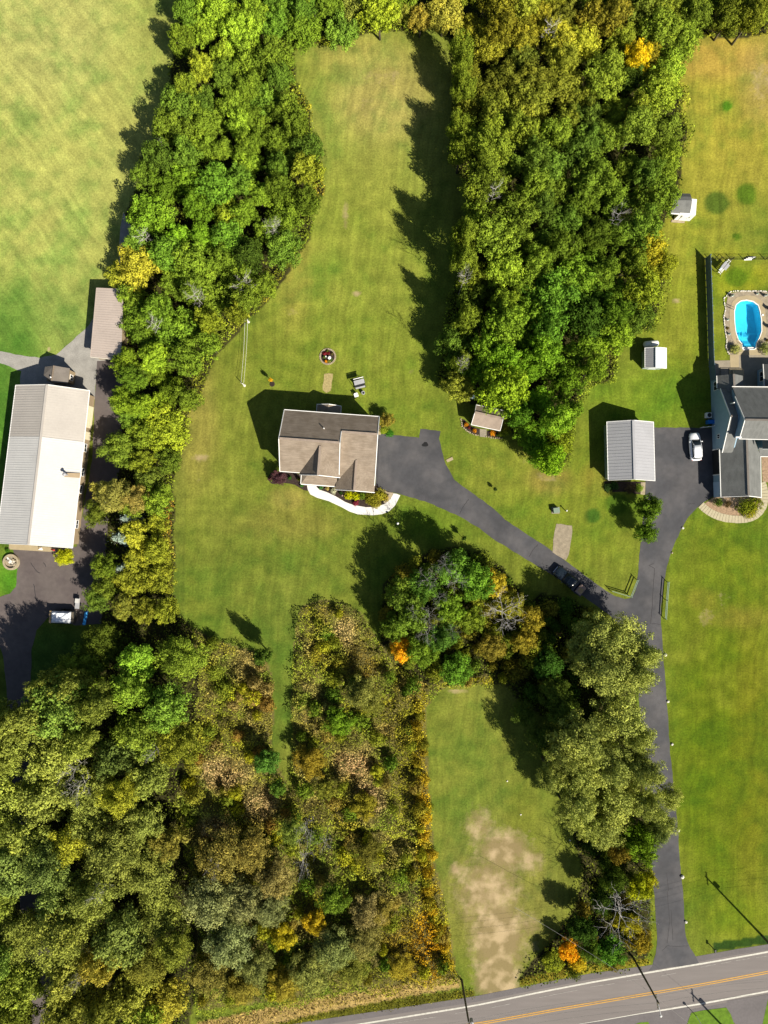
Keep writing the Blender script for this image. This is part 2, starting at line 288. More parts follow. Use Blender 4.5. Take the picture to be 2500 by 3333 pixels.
def ground_color(X, Y):
    x = X*F/CAMH + CX; y = CY - Y*F/CAMH
    c = blobs(x, y, (116, 136, 46), GB)
    n1 = fbm(X, Y, 14, 11, 5); n2 = fbm(X, Y, 4, 31, 4); n3 = fbm(X, Y, 1.6, 51, 3)
    k = np.clip((n1-.5)*1.8 + (n2-.5)*1.8 + (n3-.5)*1.2, -1, 1)[..., None]
    c = np.where(k > 0, c*(1-.17*k) + np.array([188,172,92])*.17*k*1.0, c*(1+k*np.array([.17,.05,.14])))
    c *= (1 + (n3-.5)*.22)[..., None]; c *= np.where((x < 600)[..., None], np.array([1.02,.97,1.0]), np.array([1.06,1.01,1.0]))
    for px, py, r_, cc in ((2333,660,36,(88,112,36)),(2430,632,33,(92,124,30)),(2365,345,17,(86,138,28)),(2395,900,34,(98,128,26)),(2400,768,12,(84,116,26)),(2010,1640,34,(84,116,30)),(1930,1680,22,(74,112,34))):
        dd = np.hypot(x-px+ (n3-.5)*20, y-py+(n2-.5)*14)/r_; q = (np.clip((1.12-dd)*3.5, 0, 1)*.85)[..., None]; c = c*(1-q) + np.array(cc)*q
    # mower passes
    ang = np.where(x < 620, math.radians(34), np.where(x > 2100, math.radians(2), math.radians(-6)))
    warp = fbm(X, Y, 25, 77, 2)*9
    s = X*np.cos(ang) + Y*np.sin(ang) + warp
    s2 = Y + warp*.4; use2 = (y > 1150) & (y < 1420) & (x > 2000)
    s = np.where(use2, s2, s)
    st = np.sin(s*2*math.pi/1.55)*.014 + np.sin(s*2*math.pi/3.1+1)*.010
    lower = (y > 1600) & (x > 560) & (x < 1300)
    rr = np.hypot(x-700, y-2350)/F*CAMH; st = np.where(lower, np.sin(rr*2*math.pi/1.6)*.018, st)
    c *= (1 + st*np.clip(n1*2, .3, 1.3))[..., None]
    # bright rim where long grass meets the woods, and dark soil and leaf litter on the woodland floor
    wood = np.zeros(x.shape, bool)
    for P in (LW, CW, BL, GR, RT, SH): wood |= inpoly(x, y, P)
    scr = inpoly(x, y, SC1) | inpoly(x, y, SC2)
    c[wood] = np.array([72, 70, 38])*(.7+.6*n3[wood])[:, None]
    c[scr] = (np.array([128,120,66])*(.75+.5*n3)[..., None])[scr]
    # roadside ditch banks
    bankR = inpoly(x, y, [(2318,3068),(2400,3058),(2600,3025),(2600,3060),(2500,3072),(2400,3086),(2325,3096)])
    c[bankR] = c[bankR]*np.array([.45,.62,.7])
    bankL = inpoly(x, y, [(640,3330),(1040,3245),(1300,3205),(1500,3180),(1500,3215),(1290,3250),(1030,3300),(700,3380)])
    c[bankL] = np.array([196,168,104])*(.8+.4*n3[bankL])[:, None]
    bank2 = inpoly(x, y, [(1030,3300),(1290,3250),(1540,3220),(1545,3245),(1300,3290),(1030,3322),(700,3400),(640,3400)])
    c[bank2] = np.array([110,112,34])*(.7+.6*n3[bank2])[:, None]
    bank3 = inpoly(x, y, [(1690,3185),(1900,3140),(2110,3120),(2115,3140),(1925,3165),(1690,3212)])
    c[bank3] = np.array([150,138,44])*(.7+.6*n3[bank3])[:, None]
    d = np.zeros(x.shape)
    for px, py, rx, ry, w in DIRT:
        q = ((x-px)/rx)**2 + ((y-py)/ry)**2; d = np.maximum(d, w*np.exp(-q))
    d[wood | scr] = 0
    return srgb2alb(c), d

def build_ground():
    far = [-3000,-1200,-500,-250,-140,-100]
    xs = np.array(far + [-80] + list(np.arange(-72, 72.01, .4)) + [80] + [-v for v in far[::-1]])
    ys = np.array(far + list(np.arange(-92, 92.01, .4)) + [-v for v in far[::-1]])
    X, Y = np.meshgrid(xs, ys); Z = np.zeros_like(X)
    x = X*F/CAMH + CX; y = CY - Y*F/CAMH
    inside = inpoly(x, y, [((px-2437)*1.08+2437, (py-1055)*1.06+1055) for px, py in POOL])
    Z[inside] = -3.2
    nx, ny = len(xs), len(ys); v = np.stack([X, Y, Z], -1).reshape(-1, 3)
    idx = np.arange(nx*ny).reshape(ny, nx); f = np.stack([idx[:-1,:-1], idx[:-1,1:], idx[1:,1:], idx[1:,:-1]], -1).reshape(-1, 4)
    me = bpy.data.meshes.new('ground'); me.vertices.add(len(v)); me.vertices.foreach_set('co', v.ravel())
    me.loops.add(f.size); me.loops.foreach_set('vertex_index', f.ravel()); me.polygons.add(len(f)); me.polygons.foreach_set('loop_start', np.arange(0, f.size, 4))
    me.update(calc_edges=True)
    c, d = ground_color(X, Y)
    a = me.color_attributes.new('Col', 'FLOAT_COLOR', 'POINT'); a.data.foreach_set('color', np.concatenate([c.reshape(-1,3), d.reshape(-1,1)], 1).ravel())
    m = mat('grass_ground', (.1,.1,.1), 1, .13, .5, .5, 6, spec=.1, attr='Col'); t = m.node_tree; N = t.nodes; L = t.links
    b = N['Principled BSDF']; src = b.inputs['Base Color'].links[0].from_socket
    at = [n for n in N if n.type == 'ATTRIBUTE'][0]; tc = [n for n in N if n.type == 'TEX_COORD'][0]
    # fine blade speckle
    n = N.new('ShaderNodeTexNoise'); n.inputs['Scale'].default_value = 3.2; n.inputs['Detail'].default_value = 9; n.inputs['Roughness'].default_value = .75; L.new(tc.outputs['Object'], n.inputs[0])
    mr = N.new('ShaderNodeMapRange'); mr.inputs[1].default_value = .3; mr.inputs[2].default_value = .7; mr.inputs[3].default_value = .60; mr.inputs[4].default_value = 1.40; L.new(n.outputs[0], mr.inputs[0])
    sp = N.new('ShaderNodeVectorMath'); sp.operation = 'SCALE'; L.new(src, sp.inputs[0]); L.new(mr.outputs[0], sp.inputs['Scale'])
    # streaks left by the mower, running with each lawn
    def streaks(rot, sx, sy):
        mp = N.new('ShaderNodeMapping'); mp.inputs['Rotation'].default_value = (0,0,rot); L.new(tc.outputs['Object'], mp.inputs[0])
        wv = N.new('ShaderNodeTexNoise'); wv.inputs['Scale'].default_value = .06; L.new(tc.outputs['Object'], wv.inputs[0])
        ad_ = N.new('ShaderNodeVectorMath'); ad_.operation = 'MULTIPLY_ADD'; ad_.inputs[1].default_value = (6,6,0); L.new(wv.outputs['Color'], ad_.inputs[0]); L.new(mp.outputs[0], ad_.inputs[2])
        sc_ = N.new('ShaderNodeVectorMath'); sc_.operation = 'MULTIPLY'; sc_.inputs[1].default_value = (sx, sy, 1); L.new(ad_.outputs[0], sc_.inputs[0])
        q = N.new('ShaderNodeTexNoise'); q.inputs['Scale'].default_value = 1; q.inputs['Detail'].default_value = 5; L.new(sc_.outputs[0], q.inputs[0]); return q.outputs[0]
    sA = streaks(.08, 1.5, .05); sB = streaks(math.radians(-38), 1.3, .06)
    sx_ = N.new('ShaderNodeSeparateXYZ'); L.new(tc.outputs['Object'], sx_.inputs[0]); cm = N.new('ShaderNodeMath'); cm.operation = 'LESS_THAN'; cm.inputs[1].default_value = -34; L.new(sx_.outputs[0], cm.inputs[0])
    ms = N.new('ShaderNodeMix'); L.new(cm.outputs[0], ms.inputs[0]); L.new(sA, ms.inputs[2]); L.new(sB, ms.inputs[3])
    mm = N.new('ShaderNodeMapRange'); mm.inputs[1].default_value = .35; mm.inputs[2].default_value = .65; mm.inputs[3].default_value = .89; mm.inputs[4].default_value = 1.11; L.new(ms.outputs[0], mm.inputs[0])
    sp2 = N.new('ShaderNodeVectorMath'); sp2.operation = 'SCALE'; L.new(sp.outputs[0], sp2.inputs[0]); L.new(mm.outputs[0], sp2.inputs['Scale']); sp = sp2
    # bare soil where mask + noise passes a threshold
    n2 = N.new('ShaderNodeTexNoise'); n2.inputs['Scale'].default_value = .9; n2.inputs['Detail'].default_value = 10; n2.inputs['Roughness'].default_value = .7; L.new(tc.outputs['Object'], n2.inputs[0])
    ad = N.new('ShaderNodeMath'); ad.operation = 'ADD'; L.new(n2.outputs[0], ad.inputs[0]); L.new(at.outputs['Alpha'], ad.inputs[1])
    rp = N.new('ShaderNodeMapRange'); rp.inputs[1].default_value = .90; rp.inputs[2].default_value = 1.36; L.new(ad.outputs[0], rp.inputs[0])
    mu = N.new('ShaderNodeMath'); mu.operation = 'MULTIPLY'; mu.inputs[1].default_value = .9; L.new(rp.outputs[0], mu.inputs[0])
    so = N.new('ShaderNodeMixRGB'); so.inputs[1].default_value = (*alb(168,148,106),1); so.inputs[2].default_value = (*alb(222,196,154),1)
    n3 = N.new('ShaderNodeTexNoise'); n3.inputs['Scale'].default_value = .35; n3.inputs['Detail'].default_value = 8; L.new(tc.outputs['Object'], n3.inputs[0])
    r3 = N.new('ShaderNodeMapRange'); r3.inputs[1].default_value = .45; r3.inputs[2].default_value = .62; L.new(n3.outputs[0], r3.inputs[0]); L.new(r3.outputs[0], so.inputs[0])
    mx = N.new('ShaderNodeMixRGB'); L.new(mu.outputs[0], mx.inputs[0]); L.new(sp.outputs[0], mx.inputs[1]); L.new(so.outputs[0], mx.inputs[2])
    L.new(mx.outputs[0], b.inputs['Base Color'])
    o = link('ground', me, None, m); tagit(o, kind='structure')
build_ground()

def ragged(pts, amp):
    if len(pts) < 9 or amp == 0: return pts
    out = []
    for a, b in zip(pts, pts[1:]+pts[:1]):
        L_ = math.hypot(b[0]-a[0], b[1]-a[1]); n = max(1, int(L_/14)); nx, ny = -(b[1]-a[1])/max(L_,1), (b[0]-a[0])/max(L_,1)
        for i in range(n):
            t = i/n; j = random.uniform(-amp, amp) if i else 0; out.append((a[0]+(b[0]-a[0])*t+nx*j, a[1]+(b[1]-a[1])*t+ny*j))
    return out
def sheet(name, pts, z, m, th=.06, kind='structure', label=None, cat=None):
    if 'driveway' in name or 'gravel' in name or 'mulch' in name: pts = ragged(pts, 1.3 if 'driveway' in name else 1.8)
    o = MB().prism([W(p[0], p[1]) + Vector((0,0,z)) for p in pts], th).build(name, m); return tagit(o, label, cat, kind=kind)
def strip(name, a, b, z, m, parent=None, th=.004):
    mb = MB(); n = len(a); A = [W(*p) for p in a]; B = [W(*p) for p in b]
    v = [(p.x, p.y, z) for p in A] + [(p.x, p.y, z) for p in B]
    mb.add(v, [(i, i+1, n+i+1, n+i) for i in range(n-1)]); return mb.build(name, m, parent, fix=False)

def roadline(x):         # northern edge of the road in plan pixels
    return np.interp(x, [-900,-300,400,1033,1540,1690,1925,2121,2265,2414,2500,3400], [3610,3535,3430,3323,3247,3217,3171,3144,3116,3089,3077,2905])
xsr = list(range(-900, 3401, 60))
def off(dy): return [(x, float(roadline(x))+dy) for x in xsr]
tagit(strip('road', off(3), off(225), .012, M['road']), kind='structure')
tagit(strip('road_shoulder', off(-3), off(16), .018, M['shoulder']), kind='structure')
tagit(strip('road_shoulder', off(166), off(235), .018, M['shoulder']), kind='structure')
road = bpy.data.objects['road']
def lineat(name, pts, w, m):
    xs = [x for x in range(-900, 3401, 60)]; ys = np.interp(xs, [p[0] for p in pts], [p[1] for p in pts])
    return strip(name, [(x, y-w/2) for x, y in zip(xs, ys)], [(x, y+w/2) for x, y in zip(xs, ys)], .026, m, road)
lineat('edge_line', [(-900,3640),(400,3452),(1174,3333),(1521,3277),(1600,3262),(1763,3228),(1947,3193),(2142,3160),(2305,3133),(2500,3098),(3400,2930)], 5.5, M['paint_white'])
lineat('edge_line', [(-900,3760),(1300,3430),(1898,3333),(2142,3290),(2305,3263),(2500,3226),(3400,3062)], 5.5, M['paint_white'])
for dy in (-3.2, 3.2):
    lineat('centre_line', [(-900,3705+dy),(1000,3418+dy),(1600,3325+dy),(1817,3285+dy),(2142,3229+dy),(2305,3201+dy),(2500,3164+dy),(3400,2995+dy)], 3.2, M['paint_yellow'])
for x0, x1, dy in ((1250,1420,44),(1480,1545,42),(1600,1660,44),(1755,1880,42),(1920,2000,40),(2040,2095,36),(2150,2200,38),(2280,2330,34),(2345,2380,34),(2395,2440,34),(2460,2560,34)):
    a = [(x, float(roadline(x))+dy-1) for x in (x0, (x0+x1)/2, x1)]; strip('worn_paint', a, [(x, y+2) for x, y in a], .026, M['paint_faded'], road)
sheet('driveway', DRIVE, .02, M['asphalt']); sheet('barn_driveway', LDRIVE, .02, M['asphalt_brown']); sheet('gravel_lane', GRAVEL, .016, M['gravel'])
sheet('gravel_path', [(385,1000),(388,800),(392,740),(402,690),(440,760),(450,900),(440,1010)], .016, M['gravel'])
sheet('gravel_pad', [(1811,1705),(1862,1711),(1863,1731),(1857,1770),(1851,1806),(1842,1824),(1798,1797),(1801,1773),(1805,1731)], .026, M['gravel_pad'])
sheet('driveway_apron', [(1700,3362),(1960,3322),(2085,3300),(2240,3278),(2236,3300),(2230,3420),(1700,3420)], .03, M['shoulder'])
sheet('driveway_apron', [(2365,3258),(2500,3236),(2560,3226),(2500,3290),(2480,3420),(2400,3420),(2392,3333)], .03, M['shoulder'])
# shoulder grass south of the road
def lawn_patch(pts): return sheet('grass_verge', pts, .045, mat('verge_grass', alb(110,146,34), 1, .25, 1.2, .5, 6))
lawn_patch([(2236,3333),(2250,3296),(2290,3288),(2364,3279),(2378,3300),(2392,3340),(2400,3440),(2225,3440)])
lawn_patch([(2480,3340),(2500,3250),(2600,3232),(2600,3440),(2478,3440)]); lawn_patch([(2068,3333),(2080,3328),(2110,3326),(2120,3350),(2110,3430),(2020,3430)])
# tar-sealed cracks and damp stain
drv = bpy.data.objects['driveway']; ldrv = bpy.data.objects['barn_driveway']
def crack(pts, w, parent, m='crack'):
    P = []
    for a, b in zip(pts, pts[1:]):
        for k in range(6):
            t = k/6; P.append((a[0]+(b[0]-a[0])*t+random.uniform(-.8,.8), a[1]+(b[1]-a[1])*t+random.uniform(-.8,.8)))
    P.append(pts[-1]); a = []; b = []
    for i, p in enumerate(P):
        q = P[min(i+1, len(P)-1)]; r = P[max(i-1, 0)]; d = Vector((q[0]-r[0], q[1]-r[1])).normalized(); n = Vector((-d.y, d.x))*w/2
        a.append((p[0]+n.x, p[1]+n.y)); b.append((p[0]-n.x, p[1]-n.y))
    strip('crack', a, b, .026, M[m], parent)
for pts in ([(1497,1672),(1507,1650),(1526,1625)],[(1233,1430),(1231,1500),(1228,1580)],[(1722,1812),(1735,1790),(1752,1770)],[(2128,1834),(2112,1840),(2130,1850),(2122,1980),(2118,2030)],[(2120,2030),(2150,2032)],[(2172,2900),(2180,3000),(2171,3070)],[(2184,2960),(2190,3060)],[(2155,3095),(2172,3078),(2200,3080),(2240,3078)],[(2262,1640),(2240,1640)],[(2170,2840),(2176,2900)]):
    crack(pts, 1.6, drv)
for pts in ([(100,1832),(120,1860),(130,1865)],[(142,1830),(150,1845)],[(2080,1200),(2080,1200)][:0] or [(110,1900),(120,1960)]): crack(pts, 2.2, ldrv)
MB().prism([W(1385+(8.5+1.5*math.sin(3*a))*math.cos(a)-(3 if 2<a<3.4 else 0), 1446+(8.5+math.cos(2*a))*math.sin(a)) + Vector((0,0,.027)) for a in [i*2*math.pi/18 for i in range(18)]], .003).build('oil_stain', mat('oil_stain', (.004,.004,.005), .7), drv)

# walks and beds
sheet('garden_path', [(997,1566),(1002,1593),(1010,1609),(1032,1620),(1070,1631),(1110.6,1650),(1138,1665),(1165,1674),(1214,1677),(1246,1673),(1268,1663),(1287,1644),(1303,1612),(1290,1607),(1281,1606),(1271,1625),(1254,1639),(1227,1650),(1192,1651),(1151,1644),(1124,1634),(1092,1615),(1064,1602),(1040,1594),(1030.5,1585),(1029,1566)], .06, M['concrete_white'])
sheet('mulch_bed', [(1029,1560),(1030.5,1585),(1040,1594),(1064,1602),(1092,1615),(1124,1634),(1151,1644),(1192,1651),(1227,1650),(1254,1639),(1271,1625),(1281,1604),(1240,1590),(1220,1575)], .035, M['mulch'])
sheet('mulch_bed', [(930,1530),(985,1545),(1000,1566),(1006,1598),(990,1596),(960,1578),(925,1572),(885,1575),(870,1560),(880,1540)], .035, M['mulch'])
sheet('stone_edging', [(1264,1602),(1281,1604),(1271,1625),(1254,1639),(1245,1635),(1262,1620),(1266,1608),(1230,1596),(1222,1586)], .05, M['stone'])
sheet('mulch_bed', [(1232,1385),(1239,1386),(1239,1416),(1230,1414)], .03, M['stone'])

# ------------------------------------------------------------------ foliage library
def leaf_mesh(name, P, Nrm, size, col, m, aspect=.8):
    """P: n x 3 centres, Nrm: n x 3 facing, size: n, col: n x 3"""
    n = len(P); r = RNG.normal(size=(n,3)); Nn = Nrm/np.linalg.norm(Nrm, axis=1, keepdims=True)
    u = np.cross(Nn, r); u /= np.linalg.norm(u, axis=1, keepdims=True)+1e-9; v = np.cross(Nn, u); s = size[:, None]*.5
    fold = Nn*s*.35
    V = np.stack([P-u*s-fold, P-v*s*aspect+fold*.3, P+u*s-fold, P+v*s*aspect+fold*.3], 1).reshape(-1,3)
    me = bpy.data.meshes.new(name); me.vertices.add(4*n); me.vertices.foreach_set('co', V.astype(np.float32).ravel())
    me.loops.add(4*n); me.loops.foreach_set('vertex_index', np.arange(4*n, dtype=np.int32)); me.polygons.add(n); me.polygons.foreach_set('loop_start', np.arange(0,4*n,4, dtype=np.int32))
    me.update(calc_edges=True)
    a = me.color_attributes.new('Col', 'FLOAT_COLOR', 'POINT'); c = np.repeat(np.concatenate([col, np.ones((n,1))], 1), 4, 0); a.data.foreach_set('color', c.astype(np.float32).ravel())
    me.materials.append(m); return me
def sph(n):
    d = RNG.normal(size=(n,3)); return d/np.linalg.norm(d, axis=1, keepdims=True)
def crown_mesh(name, lobes=22, leaves=5200, lobe_r=(.26,.42), leaf=.085, squash=1.0, ragged=.18, irregular=.22, soft=False, core=5):
    """foliage of a tree: unit radius, centre at origin; outward-facing clumps of leaves on uneven lobes"""
    D = sph(lobes); D[:, 2] = np.abs(D[:, 2])*.9 - .25*RNG.random(lobes); D /= np.linalg.norm(D, axis=1, keepdims=True)
    rad = .72*(1 + irregular*(RNG.random(lobes)*2-1)); C = D*rad[:, None]; C = np.concatenate([C, RNG.normal(size=(core,3))*.24+np.array([0,0,.42])]); R = RNG.uniform(*lobe_r, size=len(C)); R[-core:] = R[-core:]*1.5
    P = []; Nn = []; S = []; K = []
    if core > 5:      # dark inner fill of leaves so the crown is not see-through
        k = int(leaves*.16); d = sph(k); P.append(d*RNG.uniform(.35,.62,k)[:, None]); Nn.append(d+RNG.normal(size=(k,3))*.4); S.append(leaf*1.5*np.ones(k)); K.append(np.stack([RNG.random(k)*.6, np.zeros(k), RNG.random(k)], 1))
    w = R**2/np.sum(R**2)
    for i in range(len(C)):
        k = int(leaves*w[i]); d = sph(k)
        # sub-clumps on each lobe
        sub = sph(12); j = np.argmax(d @ sub.T, axis=1); d2 = d + sub[j]*(.55 if not soft else .35); d2 /= np.linalg.norm(d2, axis=1, keepdims=True)
        al = np.max(d @ sub.T, axis=1); rr = R[i]*(.62 + .50*np.clip(al,0,1)**3 + RNG.normal(size=k)*ragged*.7); p = C[i] + d2*rr[:, None]
        lob = RNG.random(); P.append(p); Nn.append(d2 + RNG.normal(size=(k,3))*.34 + np.array([0,0,.12])); S.append(leaf*RNG.uniform(.6,1.35,size=k))
        K.append(np.stack([np.clip(.5+(RNG.random(k)-.5)*.6+(lob-.5)*.5+(RNG.random(12)[j]-.5)*.35,0,1), np.full(k, lob**3)*.7+RNG.random(k)*.15, RNG.random(k)], 1))
    P = np.concatenate(P); P[:, 2] *= squash; S = np.concatenate(S); K = np.concatenate(K); Nn = np.concatenate(Nn)
    keep = P[:, 2] > -.62*squash
    return leaf_mesh(name, P[keep], Nn[keep], S[keep], K[keep], M['leaf'])
def conifer_mesh(name, leaves=4200, leaf=.1):
    P = []; N_ = []; tiers = 11
    for t in range(tiers):
        z = t/tiers; R = (1-z)**.85; nb = max(5, int(13*(1-z))+3)
        for b in range(nb):
            a = 2*math.pi*(b+RNG.random()*.6)/nb; L_ = R*RNG.uniform(.8,1.08); k = int(leaves/tiers/nb*1.2*(R+.25)*1.6)
            s = RNG.random(k)**.7; wdt = (1-s)*.16+.03; lat = RNG.normal(size=k)*wdt
            x = np.cos(a)*s*L_ - np.sin(a)*lat; y = np.sin(a)*s*L_ + np.cos(a)*lat
            P.append(np.stack([x, y, z*2.2 - s*.22 + RNG.normal(size=k)*.03], 1)); N_.append(np.stack([np.cos(a)*.5+RNG.normal(size=k)*.4, np.sin(a)*.5+RNG.normal(size=k)*.4, np.full(k,.9)], 1))
    P = np.concatenate(P); k = len(P)
    return leaf_mesh(name, P, np.concatenate(N_), leaf*RNG.uniform(.6,1.3,size=k), np.stack([RNG.random(k)*.9, np.zeros(k), RNG.random(k)], 1), M['leaf'], .5)
CROWN = [crown_mesh('crown_leaves', RNG.integers(48, 62), 11500, (.13,.25), .062, ragged=.27, irregular=.42, core=8) for _ in range(9)]
SOFT = [crown_mesh('crown_leaves_soft', 60, 12500, (.12,.24), .05, .9, .3, .4, True, core=8) for _ in range(4)]
POPLAR = [crown_mesh('crown_leaves_tall', 48, 10500, (.13,.24), .06, 1.15, .22, .36, core=8) for _ in range(4)]
SHRUB = [crown_mesh('shrub_leaves', 12, 1700, (.34,.5), .13, .75, .14, .12) for _ in range(5)]
CON = [conifer_mesh('conifer_needles') for _ in range(2)]
def trunk_mesh(name, dead=False, seed=0):
    r = random.Random(seed); mb = MB()
    if not dead:
        mb.tube([(0,0,0),(r.uniform(-.02,.02),0,.35),(r.uniform(-.03,.03),.02,.7),(0,0,1)], [.034,.024,.018,.008], 7)
        for k in range(5):
            a = k*1.3+r.random(); z = .45+.1*k; mb.tube([(0,0,z),(math.cos(a)*.1,math.sin(a)*.1,z+.08),(math.cos(a)*.2,math.sin(a)*.2,z+.2)], [.012,.008,.003], 5)
        me = mb.build(name, M['bark'], smooth=True)
    else:
        mb.tube([(0,0,0),(.01,0,.4),(.02,.01,.75),(.02,.02,1)], [.016,.012,.007,.003], 6)
        def br(p, d, L_, rad, lv):
            pts = [p]; q = p.copy(); dd = d.copy()
            for i in range(4):
                dd = (dd + Vector((r.uniform(-.32,.32), r.uniform(-.32,.32), r.uniform(-.03,.05)))).normalized(); q = q + dd*L_/4; pts.append(q.copy())
                if lv < 2 and i > 0:
                    for _ in range(2 if lv == 0 else 1):
                        side = Vector((r.uniform(-1,1), r.uniform(-1,1), r.uniform(-.02,.12))).normalized(); br(q, (dd*.8+side*.8).normalized(), L_*.5, rad*.6, lv+1)
            mb.tube(pts, [rad*(1-.2*i) for i in range(5)], 4, cap=False)
        for k in range(10):
            a = k*2.4+r.random()*.9; z = .62+.036*k; br(Vector((.01,0,z)), Vector((math.cos(a), math.sin(a), .10+.012*k)).normalized(), r.uniform(.28,.5), .0062, 0)
        me = mb.build(name, M['bark_dead'], fix=False)
    d = me.data; bpy.data.objects.remove(me); return d
TRUNK = [trunk_mesh('trunk', False, s) for s in range(4)]; DEAD = [trunk_mesh('dead_branches', True, s+20) for s in range(4)]

def tree(px, py, rpx, h, col, label, group=None, kind='deciduous', name='tree', sq=None, k=1.12, cat='tree'):
    """px,py: where the crown's middle shows in plan; rpx its radius there; h: tree height in metres; col: sunlit colour"""
    lib = {'deciduous': CROWN, 'soft': SOFT, 'tall': POPLAR, 'conifer': CON}[kind]
    if col[0] > 1.06*col[1] and 120 < col[0] < 225 and rpx > 20: col = tuple(v*.68 + q*.32 for v, q in zip(col, (158,166,58)))
    r = rpx/F*(CAMH-h*.75)
    rz = min(h*.47, max(h*.38, r*(sq or random.uniform(.85,1.2)))); hc = h - rz*(.95 if kind != 'tall' else 1.1)
    if kind == 'conifer': hc = h*.75
    p = W(px, py, hc); root = thing(name, label, cat, (p.x, p.y, 0), random.uniform(0, 6.28), group)
    me = random.choice(lib); c = link('crown', me, root); zz = 1.0
    if kind == 'conifer': c.location = (0,0,h*.06); c.scale = (r, r, h*.94/2.2)
    else: c.location = (0, 0, hc); c.scale = (r*random.uniform(.92,1.08), r*random.uniform(.92,1.08), rz)
    c.rotation_euler = (0, 0, random.uniform(0, 6.28))
    c.color = (*[min(.8, a*b) for a, b in zip(alb(*col, k), (1.05,.985,.95))], 1)
    t = link('trunk', random.choice(TRUNK), root); hh = hc+rz*.4 if kind != 'conifer' else h*.96; ts = min(hh*.9, r*2.6); t.scale = (ts, ts, hh)
    return root
def dead(px, py, rpx, h, label, group=None):
    h = h*1.14; r = rpx*(1.12 if rpx > 54 else random.uniform(.7,.95))/F*(CAMH-h); p = W(px, py, h*.8); root = thing('dead_tree', label, 'dead tree', (p.x, p.y, 0), random.uniform(0, 6.28), group)
    c = link('branches', random.choice(DEAD), root); c.scale = (r/.5, r/.5, h); return root
def shrub(px, py, rpx, h, col, label, group=None, name='shrub', k=1.28, mesh=None, cat='shrub'):
    p = W(px, py, h*.5); r = rpx/F*(CAMH-h)
    o = link(name, mesh or random.choice(SHRUB), None); o.location = (p.x, p.y, h*.42); o.scale = (r, r, h*.8); o.rotation_euler = (0,0,random.uniform(0,6.28)); o.color = (*alb(*col, k), 1)
    return tagit(o, label, cat, group)

def mass(name, polys, dens, hmin, hmax, size, colfn, label, mound=3.0, holes=(), seed=5, vary=.3):
    rs = np.random.default_rng(seed); PX = []; 
    for poly in polys:
        xs = [p[0] for p in poly]; ys = [p[1] for p in poly]; ar = (max(xs)-min(xs))*(max(ys)-min(ys))*(CAMH/F)**2
        n = int(ar*dens); x = rs.uniform(min(xs), max(xs), n); y = rs.uniform(min(ys), max(ys), n)
        wob = (fbm(x, y, 60, seed+9, 3)-.5)*26; k = inpoly(x+wob, y+wob*.6, poly)
        for hpoly in holes: k &= ~inpoly(x, y, hpoly)
        PX.append(np.stack([x[k], y[k]], 1))
    q = np.concatenate(PX); x, y = q[:,0], q[:,1]; s = CAMH/F; X = (x-CX)*s; Y = (CY-y)*s
    m = fbm(X, Y, mound, seed+1, 3); m = np.clip((m-.3)/.4, 0, 1)
    top = hmin + (hmax-hmin)*m; z = top*(1-.55*rs.random(len(x))**2) ; z = np.maximum(z, .06)
    X = X*(CAMH-z*0)/CAMH; P = np.stack([X, Y, z], 1)
    N_ = rs.normal(size=P.shape)*.7 + np.array([0,0,.8]); c = colfn(x, y, X, Y, m)
    c = c*(1+(rs.random(len(x))-.5)*2*vary)[:, None]*(.85+.3*m)[:, None]**0
    col = srgb2alb(c, 1.28)
    me = leaf_mesh(name, P, N_, size*rs.uniform(.6,1.4,len(x)), col, M['leaf_mass']); o = link(name, me); return tagit(o, label, kind='stuff')

# ------------------------------------------------------------------ scrub, undergrowth
SB = [(760,2120,140,60,(150,140,66),.8),(800,2170,60,80,(176,146,92),.7),(740,2260,80,60,(150,150,50),.6),(780,2240,40,50,(214,206,30),.9),(840,2260,45,60,(150,100,60),.8),(860,2400,60,100,(160,150,80),.5),(700,2450,60,80,(138,134,50),.6),(740,2510,90,70,(196,164,108),.9),(640,2600,60,60,(176,160,96),.6),(850,2610,60,60,(196,164,110),.9),(700,2700,60,60,(200,166,110),.7),(830,2680,60,30,(206,150,40),.6),
 (1040,2060,50,80,(160,150,60),.8),(1130,2040,40,60,(206,170,120),.6),(1080,1980,40,20,(150,120,50),.5),(1180,2160,60,120,(130,94,52),.8),(1250,2250,70,60,(132,120,44),.7),(990,2330,50,120,(162,148,78),.7),(1060,2100,60,60,(158,154,56),.5),(1150,2480,70,60,(196,158,108),.9),(1230,2400,60,60,(150,130,60),.5),(1190,2600,60,80,(190,156,110),.7),(1120,2640,40,40,(178,130,80),.6),(1310,2420,80,200,(126,118,34),.9),(1370,2400,28,300,(170,146,30),.8),(1385,2640,24,130,(220,164,20),.9),(1380,2780,36,60,(232,166,16),.95),(1300,2700,70,90,(176,176,60),.8),(1150,2740,80,80,(150,150,50),.7),(1240,2830,60,40,(150,130,80),.4),
 (1400,3000,60,150,(214,148,24),.95),(1340,3080,100,100,(190,142,26),.85),(1250,3050,80,120,(140,124,50),.8),(1420,3130,60,60,(202,140,26),.8),(1120,3080,120,100,(104,116,56),.9),(900,3150,200,100,(108,116,52),.9),(1030,2960,30,60,(222,178,30),.8),(920,3020,25,40,(216,160,20),.9),(1300,3190,200,30,(160,146,50),.7),(760,3000,160,200,(112,118,66),.9),(1490,2195,80,30,(160,150,30),.8),(1580,2200,40,20,(190,150,30),.6),
 (1330,2230,40,30,(150,150,50),.6),(1000,2820,80,80,(128,122,66),.7)]
